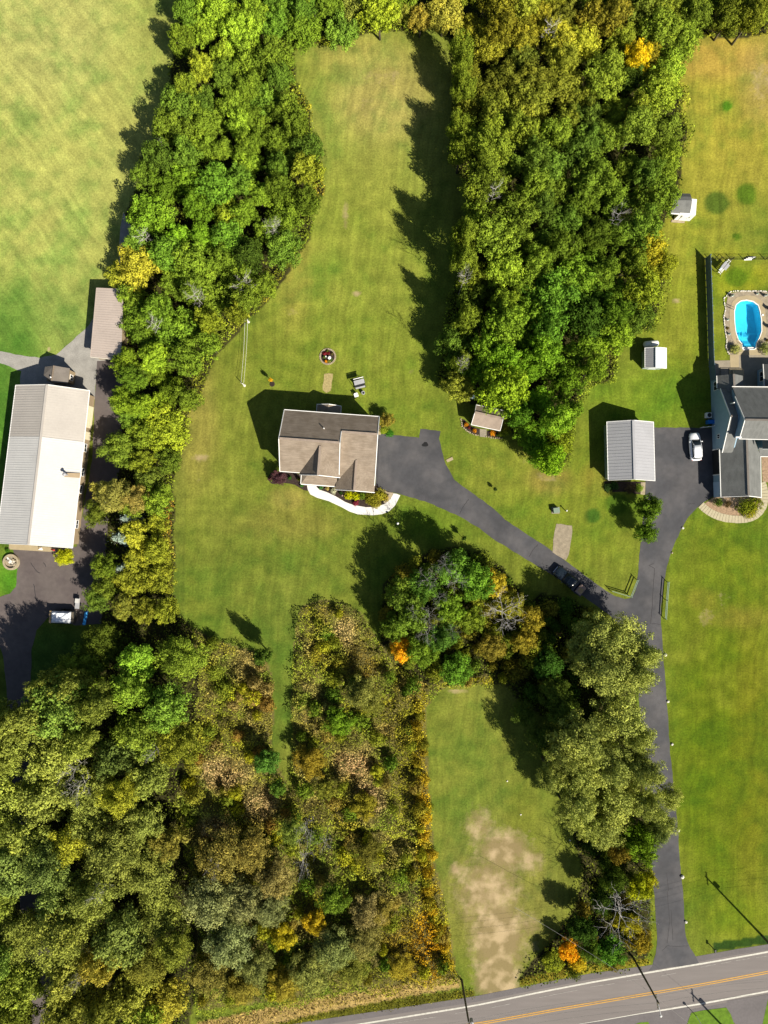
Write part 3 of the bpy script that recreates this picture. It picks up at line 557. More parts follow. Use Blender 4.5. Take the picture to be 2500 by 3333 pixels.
TANB = [(740,2500,95,55,(206,176,118),.95),(850,2610,70,55,(206,176,120),.9),(700,2690,70,50,(208,176,118),.85),(800,2170,50,60,(190,160,100),.7),(1130,2050,40,60,(208,176,122),.8),(1150,2480,70,50,(204,168,116),.9),(1200,2590,60,60,(196,166,116),.8)]
def scrubcol(x, y, X, Y, m):
    c = blobs(x, y, (140, 150, 50), [(a_,b_,c_,d_,e_,f_*.75) for a_,b_,c_,d_,e_,f_ in SB])*1.08; n = fbm(X, Y, 5, 201, 4); n2 = fbm(X, Y, 3.2, 301, 3)
    g = np.clip((n-.52)*7, 0, 1)[:, None]*.6; c = c*(1-g) + np.array([118,142,48])*g
    t = np.clip((n2-.62)*8, 0, 1)[:, None]*.5; c = c*(1-t) + np.array([200,168,112])*t
    b = np.clip((.40-n)*8, 0, 1)[:, None]*.25; c = c*(1-b) + np.array([140,104,60])*b
    yy = np.clip((.40-n2)*9, 0, 1)[:, None]*.5; c = c*(1-yy) + np.array([200,190,56])*yy
    wt = np.zeros(len(x)); tc_ = np.zeros((len(x),3))
    for a_,b_,c_,d_,e_,f_ in TANB:
        q = f_*np.exp(-(((x-a_)/c_)**2+((y-b_)/d_)**2)**2)*(.55+.9*n2); q = np.clip(q,0,1)[:,None]; c = c*(1-q)+np.array(e_)*q
    return c
mass('scrub', [SC1, SC2], 62, .1, 2.6, .2, scrubcol, 'tangled goldenrod, brambles and dry grass between the woods', 1.7, seed=5)
def undercol(x, y, X, Y, m):
    n = fbm(X, Y, 3, 401, 3)[:, None]; return np.array([88,108,34])*(1-n*.6) + np.array([140,134,48])*n*.6
mass('undergrowth', [LW, CW, BL, GR, RT, SH, SH], 9, .2, 1.6, .32, undercol, 'low leafy undergrowth beneath the trees', 4, holes=(LDRIVE, DRIVE, GRAVEL, [(290,930),(405,930),(405,1180),(290,1180)], [(1500,1290),(1650,1290),(1650,1430),(1500,1430)], [(2180,620),(2262,620),(2262,730),(2180,730)],[(385,690),(450,690),(450,1010),(385,1010)]), seed=8)
def edge_band(pts, w0, w1):      # band around an outline, w0 to one side and w1 to the other
    a = []; b = []
    for i, p in enumerate(pts):
        q = pts[min(i+1, len(pts)-1)]; r = pts[max(i-1, 0)]; d = Vector((q[0]-r[0], q[1]-r[1])).normalized(); n = Vector((-d.y, d.x))
        a.append((p[0]+n.x*w0, p[1]+n.y*w0)); b.append((p[0]+n.x*w1, p[1]+n.y*w1))
    return a + b[::-1]
EB = [(1000,350,80,60,(214,176,60),.6),(1050,640,40,60,(206,150,60),.7),(900,960,60,60,(190,130,50),.5),(800,1060,50,40,(196,170,60),.6),(640,1320,60,100,(180,150,56),.5),(570,1680,40,60,(190,90,50),.8),(560,1850,40,80,(190,150,70),.7),(560,1760,40,50,(170,110,50),.6),(2200,300,60,90,(200,180,60),.5),(2200,620,60,300,(150,150,50),.4),(1100,140,200,40,(180,180,50),.6),(2400,120,140,30,(200,170,50),.7)]
def edgecol(x, y, X, Y, m):
    n = fbm(X, Y, 2.5, 501, 3)[:, None]; return blobs(x, y, (140,156,48), [(a_,b_,c_,d_,e_,f_*.6) for a_,b_,c_,d_,e_,f_ in EB])*(.8+.4*n)
i0 = LW.index((629,2046)); j0 = LW.index((1370,114))
a1 = [(x-14, y) if x < 1000 else (x-12, y-4) for x, y in LW[i0+1:j0+1]]
c0 = CW.index((1484,136)); c1 = CW.index((1817,539)) if (1817,539) in CW else CW.index((1817,1539))
cwl = [p for p in CW[c0:c1+1] if not (1495 < p[0] < 1700 and 1290 < p[1] < 1460)]
cwr = CW[c1:CW.index((2560,98))+1]; cwr = [p for p in cwr if not (p == (2175,700) or p == (2213,635))]
bands = [edge_band(a1, -22, 16), edge_band(CW[c0:CW.index((1483,1300))+1], -30, 8), edge_band(CW[CW.index((1701,1447)):c1+8], -24, 10), edge_band([(2012,1154),(2050,1089),(2126,1067),(2148,986),(2170,877),(2164,846),(2142,760)], -26, 10), edge_band([(2218,515),(2240,423),(2213,369),(2229,304),(2197,260),(2218,184),(2262,130),(2305,119),(2414,125),(2560,98)], -26, 8)]
mass('edge_growth', bands, 24, .4, 2.4, .27, edgecol, 'yellowing brush along the edges of the woods', 2.2, seed=12)
def ditchcol(x, y, X, Y, m):
    n = fbm(X, Y, 1.4, 601, 3)[:, None]; c = np.array([206,176,110])*(1-n) + np.array([150,140,60])*n
    return c
mass('roadside_grass', [[(640,3320),(1040,3243),(1300,3205),(1490,3180),(1490,3200),(1290,3240),(1030,3288),(700,3370)]], 30, .2, .7, .22, ditchcol, 'dry straw-coloured grass along the roadside ditch', 2, seed=14)
mass('roadside_weeds', [[(1690,3190),(1780,3150),(1900,3140),(2110,3122),(2112,3136),(1925,3160),(1690,3206)],[(1030,3292),(1290,3246),(1540,3214),(1545,3240),(1300,3284),(1030,3316),(700,3390),(640,3400)]], 22, .1, .5, .2,
     lambda x, y, X, Y, m: np.array([120,116,36])*(.7+.7*fbm(X,Y,1.5,611,2))[:, None], 'low weeds on the verge beside the road', 2, seed=15)

# ------------------------------------------------------------------ woods
TB = [  # crown colours across the plan
 (760,60,260,120,(136,168,50),.9),(660,220,130,80,(176,176,52),.6),(800,330,150,200,(122,152,48),.8),(478,560,26,50,(212,196,60),.9),(620,700,180,160,(112,156,42),.9),(850,650,160,200,(118,150,46),.7),(430,860,60,60,(190,180,60),.8),(600,1050,200,120,(104,140,44),.8),(820,1000,80,60,(160,170,50),.8),(715,1060,50,60,(176,176,48),.6),
 (460,1250,130,120,(134,166,46),.9),(560,1400,70,100,(146,164,46),.8),(460,1480,100,80,(144,160,50),.8),(520,1580,60,50,(110,140,54),.8),(380,1600,110,60,(150,152,70),1),(480,1900,90,160,(146,150,48),.8),(380,2000,90,90,(148,154,64),.9),
 (980,60,130,90,(120,156,48),.8),(1160,50,60,40,(176,158,106),.9),(1230,50,60,70,(140,158,44),.8),(1400,60,90,70,(150,144,70),.8),
 (1700,80,240,160,(158,158,50),.95),(1560,260,120,160,(140,146,48),.8),(1750,300,220,140,(130,140,50),.95),(2060,190,40,40,(150,150,40),.6),(2000,60,200,70,(150,142,50),.8),(2250,60,110,80,(112,134,46),.8),(2430,60,100,60,(126,136,44),.8),
 (1600,500,150,140,(122,142,46),.8),(2100,400,120,120,(128,140,44),.8),(1900,520,160,140,(110,136,46),.8),(1650,800,200,150,(118,144,48),.8),(2000,720,180,140,(108,140,44),.8),(2120,900,80,150,(156,164,44),.7),(1560,950,100,140,(130,146,44),.7),(1850,1000,220,160,(100,138,40),.9),(1700,1250,220,180,(106,150,38),.9),(2000,1150,120,90,(124,152,42),.8),(1490,1270,60,50,(134,140,54),.8),(1780,1480,90,70,(122,164,38),.9),(1850,1500,40,40,(176,176,44),.6),
 (450,2150,140,120,(106,144,44),.9),(560,2080,80,60,(140,154,60),.8),(330,2330,70,60,(160,166,80),.9),(560,2300,120,120,(118,146,46),.9),(420,2300,60,40,(176,176,58),.5),(120,2520,200,160,(150,162,70),.9),(300,2450,100,140,(140,154,64),.7),(180,2800,220,200,(134,148,62),.9),(420,2680,180,200,(128,142,68),.9),(480,2900,180,180,(138,146,66),.8),(120,3040,160,120,(130,144,60),.8),(350,3150,250,150,(142,140,56),.9),(200,2780,430,560,(136,150,72),.6),(110,3290,50,50,(236,170,60),1),(560,3250,100,80,(150,144,54),.8)]
def treecol(px, py):
    x = np.array([px+RNG.normal()*14.]); y = np.array([py+RNG.normal()*14.]); c = blobs(x, y, (116,142,46), TB)[0]
    j = RNG.normal()*.10; c = c*(1+j); r = RNG.random()
    if r < .012: c = np.array([166,174,58])*(1+j)
    elif r < .07: c = c*np.array([1.14,1.02,1.0])
    elif r < .30: c = c*np.array([.86,.92,1.02])
    return np.clip(c*1.04, 10, 250)
def classify(c):
    r, g, b = c
    if r > 205 and g < 185: return 'orange'
    if r > g*.97 and r > 170: return 'golden yellow'
    if r > g*1.01: return 'brownish olive'
    if r > g*.90: return 'olive green'
    if g > 150: return 'bright green'
    if b > 62: return 'grey-green'
    return 'deep green'
def poisson(poly, rfun, tries=9000, holes=(), exist=(), gap=.60):
    xs = [p[0] for p in poly]; ys = [p[1] for p in poly]; out = []; ex = list(exist)
    for _ in range(tries):
        x = random.uniform(min(xs), max(xs)); y = random.uniform(min(ys), max(ys)); r = rfun(x, y)
        ins = r*.55
        tx = [x, x-ins, x+ins, x, x]; ty = [y, y, y, y-ins, y+ins]
        if not inpoly(tx, ty, poly).all(): continue
        if any(inpoly([x], [y], h)[0] for h in holes): continue
        if all((x-a)**2+(y-b)**2 > ((r+c)*gap)**2 for a, b, c in out+ex): out.append((x, y, r))
    return out
cnt = 0
def plant(poly, rf, hf, zone, kinds, tries=5000, holes=(), exist=(), gap=.60):
    global cnt
    pts = poisson(poly, rf, tries, holes, exist, gap)
    for x, y, r in pts:
        c = treecol(x, y); cl = classify(c); z = zone(x, y); lab = f'{cl} tree {z}'
        tree(x, y, r*1.02, hf(x, y)*random.uniform(.68,1.16), tuple(c), lab, f'{cl} trees {z}', random.choice(kinds)); cnt += 1
    return pts
special_l = [(380,1750,42),(405,1690,34),(395,1840,30),(526,463,14)]
def side(x, a, b): return 'left flank' if x < a else 'right flank' if x > b else 'inner part'
def zl(x, y):
    if x > 960: return 'in the top strip left of the bare patch' if x < 1170 else 'in the top strip right of the bare patch'
    k = np.interp(y, [0,400,800,1200,1600,2000], [760,760,700,540,450,430])
    if y < 1300: return f"on the {side(x, k-90, k+90)} of the left wood, " + ('top stretch' if y < 260 else 'upper stretch' if y < 560 else 'middle stretch' if y < 850 else 'near the carport' if y < 1120 else 'near the clothes line')
    return ('in the tree belt beside the upper barn roof' if y < 1520 else 'in the tree belt beside the lower barn roof' if y < 1780 else 'in the tree belt beside the barn forecourt')
plant(LW, lambda x, y: 42+32*random.random()**1.5, lambda x, y: 8.0 if y < 500 else (5.6 if x < 500 and 880 < y < 1260 else 8.5) if y < 1200 else 6.8, zl, ['deciduous']*5+['tall'], 5000, exist=special_l, holes=([(290,930),(372,930),(396,1175),(290,1175)],))
def zc(x, y):
    k = np.interp(y, [0,600,1000,1300], [1900,1850,1780,1690])
    return f"on the {side(x, k-170, k+170)} of the middle wood, " + ('top row' if y < 180 else 'near the yellow tree' if y < 380 else 'near the white shed' if y < 720 else 'level with the pool' if y < 1080 else 'near the tan shed')
plant(CW, lambda x, y: 48+38*random.random()**1.4 if y > 400 else 46+28*random.random(), lambda x, y: 5.5 if y > 1370 else 7.5 if x < 1545 else (11.0 if x < 1800 else 9.5) if y > 400 else 8.5, zc, ['deciduous']*5+['tall'], 7000, holes=([(1500,1290),(1610,1290),(1680,1370),(1730,1440),(1700,1460),(1640,1420),(1500,1400)],[(1860,150),(2010,150),(2010,215),(1860,215)],[(2128,590),(2275,590),(2275,745),(2140,745)]))
def zb(x, y):
    return f"on the {side(x, 200, 430)} of the lower left wood, " + ('below the covered trailer' if y < 2330 else 'upper stretch' if y < 2560 else 'middle stretch' if y < 2830 else 'lower stretch' if y < 3080 else 'bottom rows')
plant(BL, lambda x, y: 60+46*random.random(), lambda x, y: 6 if x < 430 and y < 2220 else 14 if x < 330 and y < 2500 else 12.5 if x < 450 else 9, zb, ['tall','deciduous','soft','tall'], 5000, gap=.66)

# single trees and named groups
for x, y, r, h in ((380,1750,44,9),(405,1688,34,8),(390,1850,30,7)):
    tree(x, y, r, h, (150,172,160), {380:'largest silvery blue spruce between the barn and the lawn',405:'upper blue spruce just under the pale olive tree',390:'lowest small blue spruce in the tree belt'}[x], None, 'conifer', 'spruce_tree')
tree(527,466,17,8.6,(186,192,170),'tiny pale grey spruce top poking out at the left edge of the wood',None,'conifer','spruce_tree')
tree(380,1610,60,9.5,(158,160,78),'pale olive crowned tree just right of the barn',None,'soft'); tree(440,1625,46,9,(164,156,80),'second pale olive tree behind the one beside the barn',None,'soft')
tree(2070,195,44,9,(232,216,44),'single bright yellow tree in the upper right of the middle wood')
tree(1790,1500,52,9,(122,166,38),'bright green tree at the very southern point of the middle wood')
tree(1742,1420,48,5.2,(104,152,40),'green tree standing just right of the tan shed'); tree(1690,1312,50,6.5,(108,150,40),'green tree leaning over the tan shed roof')
for i, (x, y, r, h) in enumerate(((792,926,44,8),(640,966,30,9),(504,1055,32,9),(892,745,36,7.5),(1608,630,28,12.5),(1511,905,28,12),(1505,1183,26,12.5),(2007,705,28,11),(245,2500,30,13),(265,2555,44,12),(500,2450,24,10),(330,2900,30,12),(270,3170,30,11),(700,2820,30,7.5),(996,2700,44,8),(990,2800,42,8.5),(1060,2740,30,7),(2185,705,20,8),(470,775,26,8.5),(1790,100,24,9))):
    if i == 17: continue
    dead(x, y, r, h, ['bare grey tree on the right flank of the left wood','bare branches amid green in the left wood near the clothes line','bare tree low in the left wood beside the tan carport','pale leafless tree on the lawn edge of the left wood','grey leafless top near the dark shadow bay of the middle wood','leafless tree on the left edge of the middle wood','small bare tree above the tan shed','bare twigs deep in the right of the middle wood','small leafless tree in the lower left wood','sprawling pale leafless tree in the lower left wood','short bare branch right of the sprawling dead tree','twiggy bare tree in the bottom left wood','leafless tree close to the bottom left corner','fallen pale branches in the tan brush','upper of two grey dead trees in the scrub','lower of two grey dead trees in the scrub','thin dead tree beside the grey pair in the scrub','','pale bare branches at the left rim of the wood','bare twigs at the top of the middle wood'][i])
GRV = [(1310,1935,62,9.5,(116,146,52)),(1335,2010,58,9.5,(114,146,50)),(1475,1850,58,10,(112,158,56)),(1545,1895,60,10,(110,156,50)),(1465,1975,55,9,(120,156,48)),(1290,2040,46,8,(108,138,46)),(1370,2120,52,8.5,(110,142,44)),(1430,2070,48,9,(90,130,50)),(1530,2010,46,7,(116,140,44)),(1375,1900,52,10,(92,132,48))]
for x, y, r, h, c in GRV:
    q = ('upper' if y < 1920 else 'lower' if y > 2050 else 'middle') + ' ' + ('left' if x < 1350 else 'right' if x > 1470 else 'centre'); tree(x, y, r, h, c, f'dense green tree at the {q} of the round grove below the house', f'green grove trees, {q}')
tree(1308,2110,42,7,(244,190,40),'bright orange-yellow tree at the lower left of the grove'); tree(1600,1900,44,6.5,(188,178,52),'yellow-olive tree on the right of the grove'); tree(1655,1960,48,6,(146,150,52),'olive tree nearest the black pickup')
tree(1730,2010,44,6,(158,150,50),'yellowish tree at the far right of the grove'); tree(1700,2080,44,6,(142,136,46),'olive tree beside the big white dead tree'); tree(1600,2100,46,5,(134,128,50),'olive brown brushy tree at the foot of the grove'); tree(1480,2175,54,5.5,(100,146,46),'low wide green tree above the small lawn'); tree(1400,2075,30,6,(170,164,56),'small yellowing tree amid the grove')
for x, y, r, h, lb in ((1700,2320,46,4.5,'low dark green tree added to widen the shade, top right corner of the small lawn'),(1765,2400,48,5.5,'dark tree added to the willow shade beside the small lawn'),(1835,2320,58,8,'dark green tree added for shade between the two willow clumps'),(1800,2250,50,7,'green tree added for shade above the corner of the small lawn')): tree(x, y, r, h, (96,120,46), lb, None, 'soft')  # added trees that widen and darken the shadow beside the small lawn
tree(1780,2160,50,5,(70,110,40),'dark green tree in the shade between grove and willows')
for i, (x, y, r, h) in enumerate(((1448,1838,44,11.5),(1390,1885,36,11),(1482,1892,40,11),(1396,2000,40,11),(1390,2062,36,10),(1636,1992,56,8),(1430,1945,36,11),(1470,2050,30,10),(1345,1990,30,10.5))):
    dead(x, y, r, h, ['tallest bare grey tree at the top of the grove','','','','','large spreading white dead tree on the right of the grove','','',''][i] or 'bare grey branches sticking out of the green grove', None if i in (0,5) else 'bare branches in the grove')
OL = (156,171,84)
def vary(c, a, b):
    f = random.uniform(a, b); return tuple(v*f for v in c)
def spot(x, y, x0, x1, y0, y1):
    return ('top' if y < y0 else 'bottom' if y > y1 else 'middle') + ' ' + ('left' if x < x0 else 'right' if x > x1 else 'centre')
RW = [(1935,2075,78,13),(2020,2090,88,14),(2085,2130,66,13),(1960,2170,82,14),(2050,2195,64,12.5),(1895,2150,50,11.5)]
for x, y, r, h in RW: tree(x, y, r*random.uniform(.95,1.2), h*random.uniform(.78,1.08), vary(OL,.94,1.06), f'soft olive willow crown at the {spot(x,y,1950,2040,2100,2160)} of the clump over the upper driveway', f'willows {spot(x,y,1950,2040,2100,2160)} of the upper clump', 'soft', 'willow_tree', cat='willow')
RW2 = [(1880,2400,74,14),(2010,2330,80,14),(2075,2400,62,13),(1890,2510,66,13.5),(1990,2490,78,14.5),(2090,2510,70,13),(1880,2600,60,12.5),(2000,2600,84,14),(2110,2610,62,11.5),(2180,2590,34,9),(1960,2690,60,12),(1850,2640,46,10),(1905,2680,50,10)]
for x, y, r, h in RW2 + [(1800,2520,44,11),(1830,2450,50,12),(2150,2680,46,9),(1930,2440,60,13.5)]: tree(x, y, r*random.uniform(.9,1.2), h*random.uniform(.74,1.08), vary(OL,.92,1.06), f'soft olive willow crown at the {spot(x,y,1900,2050,2460,2600)} of the clump beside the lower driveway', f'willows {spot(x,y,1900,2050,2460,2600)} of the lower clump', 'soft', 'willow_tree', cat='willow')
tree(2085,2735,66,9,(100,132,34),'dark green round tree at the foot of the willows'); tree(2130,2700,44,9,(112,132,62),'grey-green tree leaning over the lower driveway',None,'soft')
tree(2010,2760,44,8,(120,110,40),'shaded brownish tree below the willows'); tree(2080,2890,48,6,(158,172,36),'yellow-green round tree left of the lower driveway'); tree(2110,2860,30,5,(170,176,40),'small yellow-green tree at the lower driveway edge')
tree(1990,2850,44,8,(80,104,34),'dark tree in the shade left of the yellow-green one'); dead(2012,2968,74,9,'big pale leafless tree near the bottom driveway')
tree(1985,3090,52,4.5,(92,142,46),'low green tree behind the roadside verge'); tree(1920,3090,36,4,(94,124,40),'small dark green bush-like tree near the road'); tree(1850,3090,40,4,(232,178,34),'orange-yellow bush tree beside the bare track'); tree(1880,3130,30,2.6,(212,190,40),'low yellow bush beside the road verge'); tree(1800,3125,40,2.8,(140,156,46),'yellow-green bush at the corner of the bare track')
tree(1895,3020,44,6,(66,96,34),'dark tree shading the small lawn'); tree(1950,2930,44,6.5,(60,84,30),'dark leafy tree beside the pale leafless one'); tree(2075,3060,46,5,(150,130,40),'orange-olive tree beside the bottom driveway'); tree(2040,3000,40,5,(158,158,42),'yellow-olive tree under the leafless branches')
tree(857,2130,30,8,(92,122,46),'slender dark green tree at the bend of the grass lane',None,'tall',sq=2.6); tree(870,2480,42,6,(96,142,56),'fresh green tree at the end of the grass lane'); tree(905,2560,28,5,(104,142,52),'small green tree below the grass lane')
tree(1104,2345,50,5,(112,150,42),'bright green tree in the scrub'); tree(1185,2250,62,7.5,(138,146,70),'tall pale olive tree in the scrub',None,'soft'); tree(1010,2480,56,5,(140,118,40),'orange-brown tree in the scrub',None,'soft'); tree(1215,2290,40,5.5,(126,134,56),'small olive tree beside the tall pale one',None,'soft')
tree(1060,2560,40,5,(122,130,50),'olive bush tree amid tan grass'); tree(1195,2770,48,4.5,(110,112,46),'dark domed olive bush in the scrub',None,'soft'); tree(1190,2620,50,3.5,(140,138,44),'yellow-olive bush above the domed one'); tree(1230,2510,24,3,(186,194,56),'small lime green bush, upper one'); tree(1235,2540,22,3,(160,176,60),'small lime green bush, lower one')
tree(1085,2920,50,6,(108,138,46),'green tree above the grey-green willows'); tree(1020,3000,40,5,(206,176,36),'yellow tree between the grey-green willows'); tree(920,3040,44,5,(196,184,40),'yellow-green tree left of the willows')
GW = [(720,2780,84,8.5,(126,122,60)),(820,2760,72,8,(130,124,60)),(900,2850,70,8,(138,132,76)),(700,2930,90,9,(130,140,88)),(800,2920,74,8.5,(128,134,84)),(880,2950,56,8,(120,130,80)),(750,3060,86,9,(126,140,88)),(830,3140,60,6.5,(118,128,70)),(680,3160,70,7,(126,124,60)),(1090,3080,70,6.5,(118,132,74)),(1010,3160,66,6,(120,130,66)),(1180,3060,60,5.5,(124,124,66)),(1200,2960,60,5.5,(130,124,76)),(950,2700,44,6.5,(120,140,60)),(1150,3150,56,4.5,(116,124,52)),(930,3200,60,5,(140,134,50)),(1240,2960,50,5,(128,116,60)),(1300,3140,44,3.5,(150,136,46)),(790,3210,56,5,(134,130,54))]
for x, y, r, h, c in GW:
    zz_ = 'left of the dead trees' if x < 780 else 'below the grey dead trees' if x < 960 else 'near the golden bushes'; hh_ = 'upper' if y < 2990 else 'lower'
    tree(x, y, r, h, tuple(v*1.12 for v in c), f'grey-green willow in the {hh_} roadside thicket, {zz_}', f'grey-green willows of the {hh_} roadside thicket, {zz_}', 'soft', 'willow_tree', cat='willow')
# goldenrod hedge along the small lawn
for i, y in enumerate(range(2300, 3170, 30)):
    x = float(np.interp(y, [2300,2620,2900,3160], [1366,1382,1412,1464])); c = (204,160,40) if y > 2560 else (158,146,42)
    c = [(200,176,48),(176,166,50),(210,180,44),(142,152,46)][i % 4] if y > 2560 else [(158,146,42),(140,140,44),(176,154,40)][i % 3]
    shrub(x+random.uniform(-26,10), y, random.uniform(15,22), random.uniform(1.2,2.0), c, 'golden leaved bush in the row along the left side of the small lawn' if y > 2560 else 'olive-gold bush in the row along the left side of the small lawn', 'golden bushes beside the small lawn' if y > 2560 else 'olive-gold bushes beside the small lawn')
for poly, n_, lab, grp, cols in ((GR, 90, 'low bush filling a gap in the grove below the house', 'low bushes in the grove below the house', [(130,146,50),(150,160,52),(112,138,46),(140,136,48)]),
        (SH, 26, 'low bush in the shade between grove and willows', 'low bushes between grove and willows', [(110,140,46),(96,130,44),(140,140,50)]), (RT, 40, 'low dark bush under the willows beside the driveway', 'low bushes under the willows', [(86,110,40),(110,124,44),(130,120,44)]),
        (SC1, 100, 'rounded low bush standing in the scrub between the lawns', 'low bushes in the central scrub', [(120,146,46),(150,160,50),(162,156,52),(172,156,72),(106,138,44),(184,186,52)]), (SC2, 50, 'rounded low bush standing in the scrub left of the grass lane', 'low bushes in the left scrub', [(130,146,48),(156,156,56),(160,130,60),(176,158,90),(190,190,50)])):
    for x, y, r in poisson(poly, lambda x, y: random.uniform(16,32), n_*14)[:n_]:
        if any(((x-t[0])/t[2])**2+((y-t[1])/t[3])**2 < 1 for t in TANB): continue 
        cc = random.choice(cols); adj = {'g':'greenish','o':'olive','t':'tan','y':'yellow'}['g' if cc[1] > cc[0]*1.05 else 'y' if cc[0] > 165 and cc[2] < 60 else 't' if cc[2] > 66 else 'o']
        pos = 'upper' if y < 2330 else 'middle' if y < 2700 else 'lower'; ex = f', {pos} part' if poly in (SC1, SC2) else ''
        shrub(x, y, r, random.uniform(1.6,3.0), cc, f'{adj} {lab}{ex}', f'{adj} {grp}{ex}')
for x, y, r, h, lb in ((1500,500,42,11,'uppermost of the tall spreading trees on the left edge of the middle wood'),(1512,770,48,14,'tall tree opposite the widest shadow on the long lawn'),(1508,850,44,14,'tall tree just below the one opposite the widest shadow'),(1520,1040,46,12.5,'tall tree on the left edge of the middle wood above the house'),(1500,1180,38,9.5,'tree on the left edge of the middle wood nearest the house'),(1510,300,40,9.5,'tree at the upper left edge of the middle wood'),(1500,175,42,10.5,'topmost tall tree on the left edge of the middle wood'),(1502,240,40,10,'tall tree just under the topmost one on the left edge'),(1492,420,38,10,'tall tree in the upper left edge of the middle wood, above the shadow bay')): tree(x, y, r, h, (122,144,46), lb, None, 'tall')
for x, y, r, h, lb in ((60,2345,70,15,'tall tree nearest the left edge below the shaded driveway'),(150,2320,72,15,'tall tree beside the end of the shaded driveway'),(240,2235,66,14,'tall tree on the grass left below the trailer'),(15,2440,66,15,'tall olive tree touching the left picture edge'),(165,2225,58,13,'tall tree left of the trees below the trailer')): tree(x, y, r, h, (138,152,66), lb, None, 'tall')
# yard plants
tree(2112,1655,46,6.5,(96,128,38),'round dark green tree on the lawn just below the grey garage',sq=1.6); tree(2098,1732,38,5,(92,126,36),'smaller green tree leaning on the driveway below the round one',sq=1.6)
tree(1258,1368,26,3.2,(138,124,56),'brownish green round bush tree at the back right corner of the house'); tree(905,1555,26,3.2,(92,66,72),'purple-leaved small tree at the front left corner of the house')
tree(212,1812,33,2.6,(174,186,36),'yellow-green globe tree below the barn',sq=.9)
shrub(930,1534,10,1.8,(60,54,50),'dark small bush at the far left wall corner of the house'); shrub(882,1557,9,1.0,(120,84,80),'low maroon bush beside the purple tree')
shrub(1135,1612,14,1.1,(196,200,24),'left bright yellow globe shrub in front of the house'); shrub(1159,1616,13.5,1.1,(190,198,24),'right bright yellow globe shrub in front of the house')
shrub(1182,1611,13,1.0,(120,146,44),'green shrub right of the yellow globes'); shrub(1210,1622,22,1.3,(148,146,44),'large straggly olive shrub at the end of the front bed'); shrub(1238,1610,22,1.2,(164,160,50),'yellow-olive shrub beside the white path end'); shrub(1222,1636,18,1.0,(158,152,54),'low olive shrub inside the path curve'); shrub(1256,1622,12,.8,(176,160,64),'tan tufted shrub near the driveway edge')
shrub(1044,1587,7,.6,(90,150,80),'small green plant in the front bed'); shrub(1065,1590,7,.6,(206,190,110),'pale tufted grass in the front bed'); shrub(1086,1598,10,.8,(220,222,190),'spiky silvery white grass in the front bed'); shrub(1159,1637,10,.6,(150,60,80),'low crimson plant in the front bed')
shrub(944,1556,6,.8,(70,120,40),'green shrub left in the corner bed'); shrub(974,1560,6,.8,(110,120,40),'green shrub by the porch post'); shrub(983,1580,6,.6,(80,150,60),'green plant at the path start'); shrub(884,1563,4,.5,(150,190,40),'tiny lime plant by the purple tree'); shrub(1110,1605,6,.6,(60,90,40),'dark plant under the garage gable')
shrub(1268,1412,14,.5,(70,130,40),'low green groundcover at the drive corner'); shrub(1248,1400,12,.6,(150,170,50),'pale green tuft below the corner bush')
shrub(2394,1137,18,1.1,(170,176,96),'pale feathery ornamental grass left of the pool steps'); shrub(2494,1133,19,1.1,(170,180,96),'pale feathery ornamental grass right of the pool steps')
shrub(2335,1636,16,1.5,(104,128,46),'round clipped green ball shrub by the stone walk'); shrub(2420,1648,26,1.6,(120,132,34),'large olive shrub left half under the garage end'); shrub(2455,1642,26,1.6,(128,138,34),'large olive shrub right half by the stone walk'); shrub(2440,1662,24,1.2,(150,150,36),'yellow-olive shrub at the bend of the stone walk'); shrub(2365,1640,12,.9,(100,84,50),'dark brown shrub under the garage end')
shrub(2081,1588,13,1.0,(150,180,60),'light green shrub at the right front of the grey garage'); shrub(1980,1588,14,.7,(70,100,50),'dark low shrub left in the garage bed'); shrub(2000,1582,14,.7,(60,96,48),'dark green shrub in the garage bed'); shrub(2050,1590,16,.9,(110,96,70),'brown twiggy shrub in the garage bed'); shrub(1985,1600,8,.6,(150,160,70),'small pale shrub at the corner of the garage bed')
for x, y, lb in ((1517,1382,'leftmost'),(1545,1401,'middle'),(1604,1410,'rightmost')): shrub(x, y, 7 if x < 1600 else 9, .6, (236,164,34), f'{lb} of the orange mums in front of the tan shed', name='flower_clump', cat='flowers')
shrub(1630,1412,10,.9,(150,170,50),'yellow-green plant right of the tan shed'); shrub(1648,1405,14,1.3,(140,160,46),'leafy bush at the right corner of the tan shed'); shrub(1526,1392,5,.4,(120,50,50),'small maroon plant in the shed bed'); shrub(1620,1416,5,.5,(90,120,40),'small green plant in the shed bed')
tree(882,1237,7,2.6,(238,200,50),'tiny golden yellow sapling on the lawn'); tree(1612,1592,7,1.4,(60,84,40),'tiny dark sapling on the lawn above the driveway')
tree(1510,1752,9,2.6,(64,96,38),'lone dark sapling between the grove and the driveway'); shrub(24,1792,7,.5,(80,130,40),'small dark plant left of the stone planter')
for x, y in ((2382,962),(2493,962)): shrub(x, y, 5, .5, (150,150,60), 'small potted plant on the left pool corner' if x < 2400 else 'small potted plant on the right pool corner')
shrub(2368,1068,5,.4,(130,110,50),'small bush on the left of the pool stone bed'); shrub(2497,1108,6,.5,(130,110,50),'small brown bush on the right of the pool')
shrub(2360,1240,4,.4,(60,80,40),'tiny dark plant by the rear steps') if False else None

